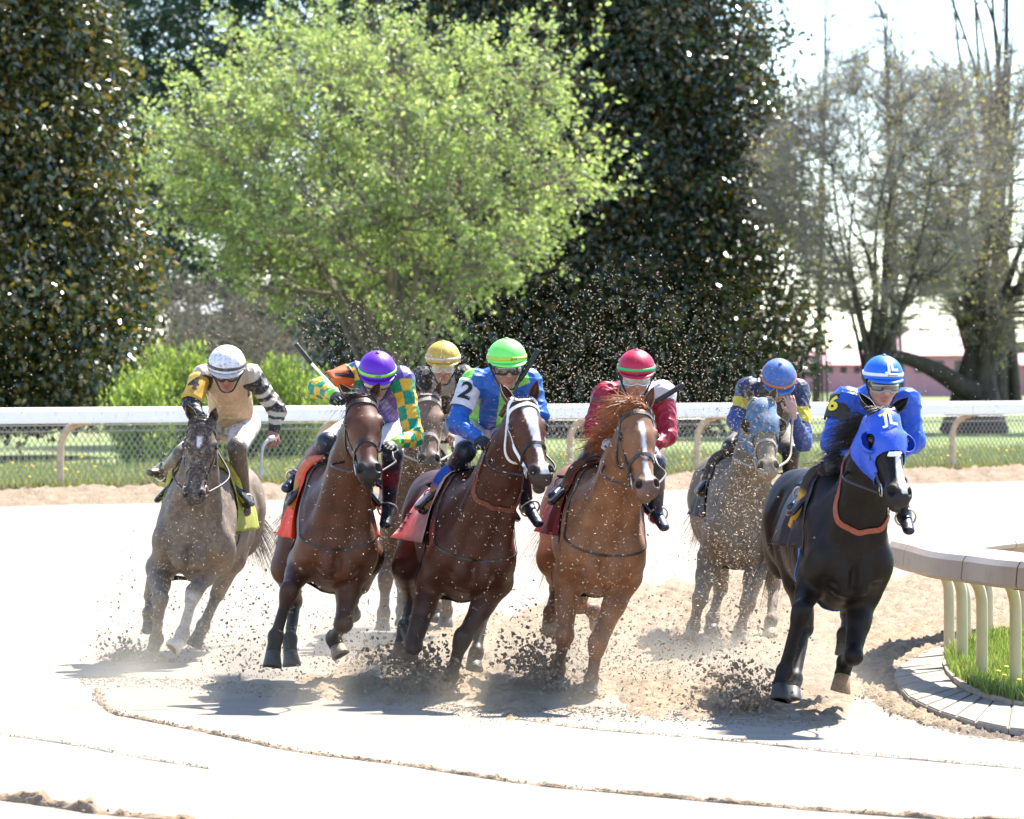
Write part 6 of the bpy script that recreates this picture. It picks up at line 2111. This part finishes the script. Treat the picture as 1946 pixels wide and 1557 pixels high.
# clods and crumbs near the ground
cr = np.concatenate([spray(700, 380, 560, 1080, 1290, 26.5, 29, .6), spray(1000, 560, 1000, 1120, 1330, 25.2, 29, .5), spray(1200, 1000, 1330, 1120, 1345, 25, 29, .5), spray(1000, 1250, 1500, 1180, 1360, 24.5, 28.5, .5),
                     spray(250, 180, 330, 1050, 1290, 27, 30, .6), spray(220, 300, 1350, 960, 1180, 25, 30, .7), cloud(120, 1480, 1180, 60, 80, 25, .5)])
clods('flying_crumbs', cr, .007 + .017 * r.random(len(cr)) ** 3, M_CLOD, 503)
crl = np.concatenate([spray(700, 400, 1000, 1110, 1320, 25.5, 29, .7), spray(1100, 1000, 1500, 1120, 1350, 24.8, 28.5, .6)])
chips('flying_fibres', crl, .012 * (.6 + .8 * r.random(len(crl))), M_LOOSE, 504)
# bursts where hooves strike
def burst(cx, cy, Y, n, dx, dy, w, seed, big=.035):
    q = r.random(n) ** .8
    px = cx + dx * q + r.normal(size=n) * w * (.35 + .9 * q); py = cy + dy * q + r.normal(size=n) * w * .5 * (.3 + q)
    YY = Y + r.normal(size=n) * .16 + .3 * q
    p = np.stack([(px - 973) * YY / FPX, YY, CAMZ - (py - HOR) * YY / FPX], 1)
    p[:, 2] = np.maximum(p[:, 2], .004)
    clods('hoof_spatter', p, .007 + big * r.random(n) ** 2.2, M_CLOD, seed)
burst(850, 1322, 26.1, 1500, -75, -80, 36, 510, .034)
burst(800, 1325, 26.2, 500, -25, -40, 40, 511, .028)
burst(1052, 1306, 26.2, 1200, -50, -75, 34, 512, .032)
burst(1110, 1322, 25.9, 160, -20, -22, 18, 513, .02)
burst(282, 1262, 29.0, 620, -55, -30, 28, 514, .03)
burst(325, 1262, 29.0, 160, 40, -60, 26, 515, .02)
burst(1430, 1350, 24.6, 900, -35, -60, 40, 516, .032)
burst(720, 1300, 28.0, 520, 0, -70, 40, 517)
burst(1380, 1235, 30.0, 380, -10, -55, 55, 518, .025)
burst(1120, 1265, 27.5, 300, 30, -70, 70, 519, .022)
if RIDGE_PTS:
    k = r.integers(0, len(RIDGE_PTS), 5200)
    q = np.array([RIDGE_PTS[i][0] for i in k]); w_ = np.array([RIDGE_PTS[i][1] for i in k])
    q = q + np.stack([r.normal(size=len(q)) * w_ * .9, r.normal(size=len(q)) * w_ * .9, .004 + .012 * r.random(len(q))], 1)
    clods('ridge_crumbs', q, .005 + np.minimum(w_, .05) * .5 * r.random(len(q)) ** 2, M_LOOSE, 521)
# loose crumbs lying on the sealed surface and along the torn edge
n = 5200
px = r.uniform(150, 1600, n); py = np.interp(px, [150, 420, 700, 900, 1150, 1400, 1560, 1640], [1290, 1300, 1322, 1350, 1350, 1366, 1372, 1340]) + np.abs(r.normal(size=n)) * 11 - 6
pg = np.array([G(a, b) for a, b in zip(px, py)])
clods('crumbs_on_track', pg, .006 + .018 * r.random(n) ** 3, M_LOOSE, 520)

# dust hanging low over the torn ground
dm = bpy.data.materials.new('pale_dust'); dm.use_nodes = True
N, L = dm.node_tree.nodes, dm.node_tree.links
N.remove(N['Principled BSDF'])
pv = N.new('ShaderNodeVolumePrincipled'); pv.inputs['Color'].default_value = (.97, .84, .66, 1); pv.inputs['Anisotropy'].default_value = .55
L.new(pv.outputs[0], N['Material Output'].inputs['Volume'])
tc = N.new('ShaderNodeTexCoord')
nz = N.new('ShaderNodeTexNoise'); nz.inputs['Scale'].default_value = 1.7; nz.inputs['Detail'].default_value = 3
L.new(tc.outputs['Object'], nz.inputs['Vector'])
mr = N.new('ShaderNodeMapRange'); mr.inputs['From Min'].default_value = .42; mr.inputs['From Max'].default_value = .72; mr.inputs['To Max'].default_value = 1.0
L.new(nz.outputs['Fac'], mr.inputs['Value'])
sx = N.new('ShaderNodeSeparateXYZ'); L.new(tc.outputs['Object'], sx.inputs[0])
mz = N.new('ShaderNodeMapRange'); mz.interpolation_type = 'SMOOTHSTEP'; mz.inputs['From Min'].default_value = .75; mz.inputs['From Max'].default_value = .0
L.new(sx.outputs['Z'], mz.inputs['Value'])
def ramp(sock, a, b, c, d):
    m1 = N.new('ShaderNodeMapRange'); m1.interpolation_type = 'SMOOTHSTEP'; m1.inputs['From Min'].default_value = a; m1.inputs['From Max'].default_value = b
    m2 = N.new('ShaderNodeMapRange'); m2.interpolation_type = 'SMOOTHSTEP'; m2.inputs['From Min'].default_value = d; m2.inputs['From Max'].default_value = c
    L.new(sock, m1.inputs['Value']); L.new(sock, m2.inputs['Value'])
    return mult(m1.outputs[0], m2.outputs[0])
def mult(a, b):
    m = N.new('ShaderNodeMath'); m.operation = 'MULTIPLY'
    L.new(a, m.inputs[0])
    if hasattr(b, 'links'): L.new(b, m.inputs[1])
    else: m.inputs[1].default_value = b
    return m.outputs[0]
den = mult(mult(mult(mr.outputs[0], mz.outputs[0]), ramp(sx.outputs['X'], -3.1, -2.2, 1.7, 2.6)), ramp(sx.outputs['Y'], 24.0, 25.0, 29.5, 31.5))
lo = N.new('ShaderNodeMapRange'); lo.interpolation_type = 'SMOOTHSTEP'; lo.inputs['From Min'].default_value = .30; lo.inputs['From Max'].default_value = .0; lo.inputs['To Min'].default_value = .28; lo.inputs['To Max'].default_value = .85
L.new(sx.outputs['Z'], lo.inputs['Value'])
L.new(mult(den, lo.outputs[0]), pv.inputs['Density'])
V, F = box(A(-.25, 27.8, .40), np.eye(3), (2.95, 3.8, .395))
tag(obj('dust_cloud', V, F, dm, smooth=False), kind='stuff')
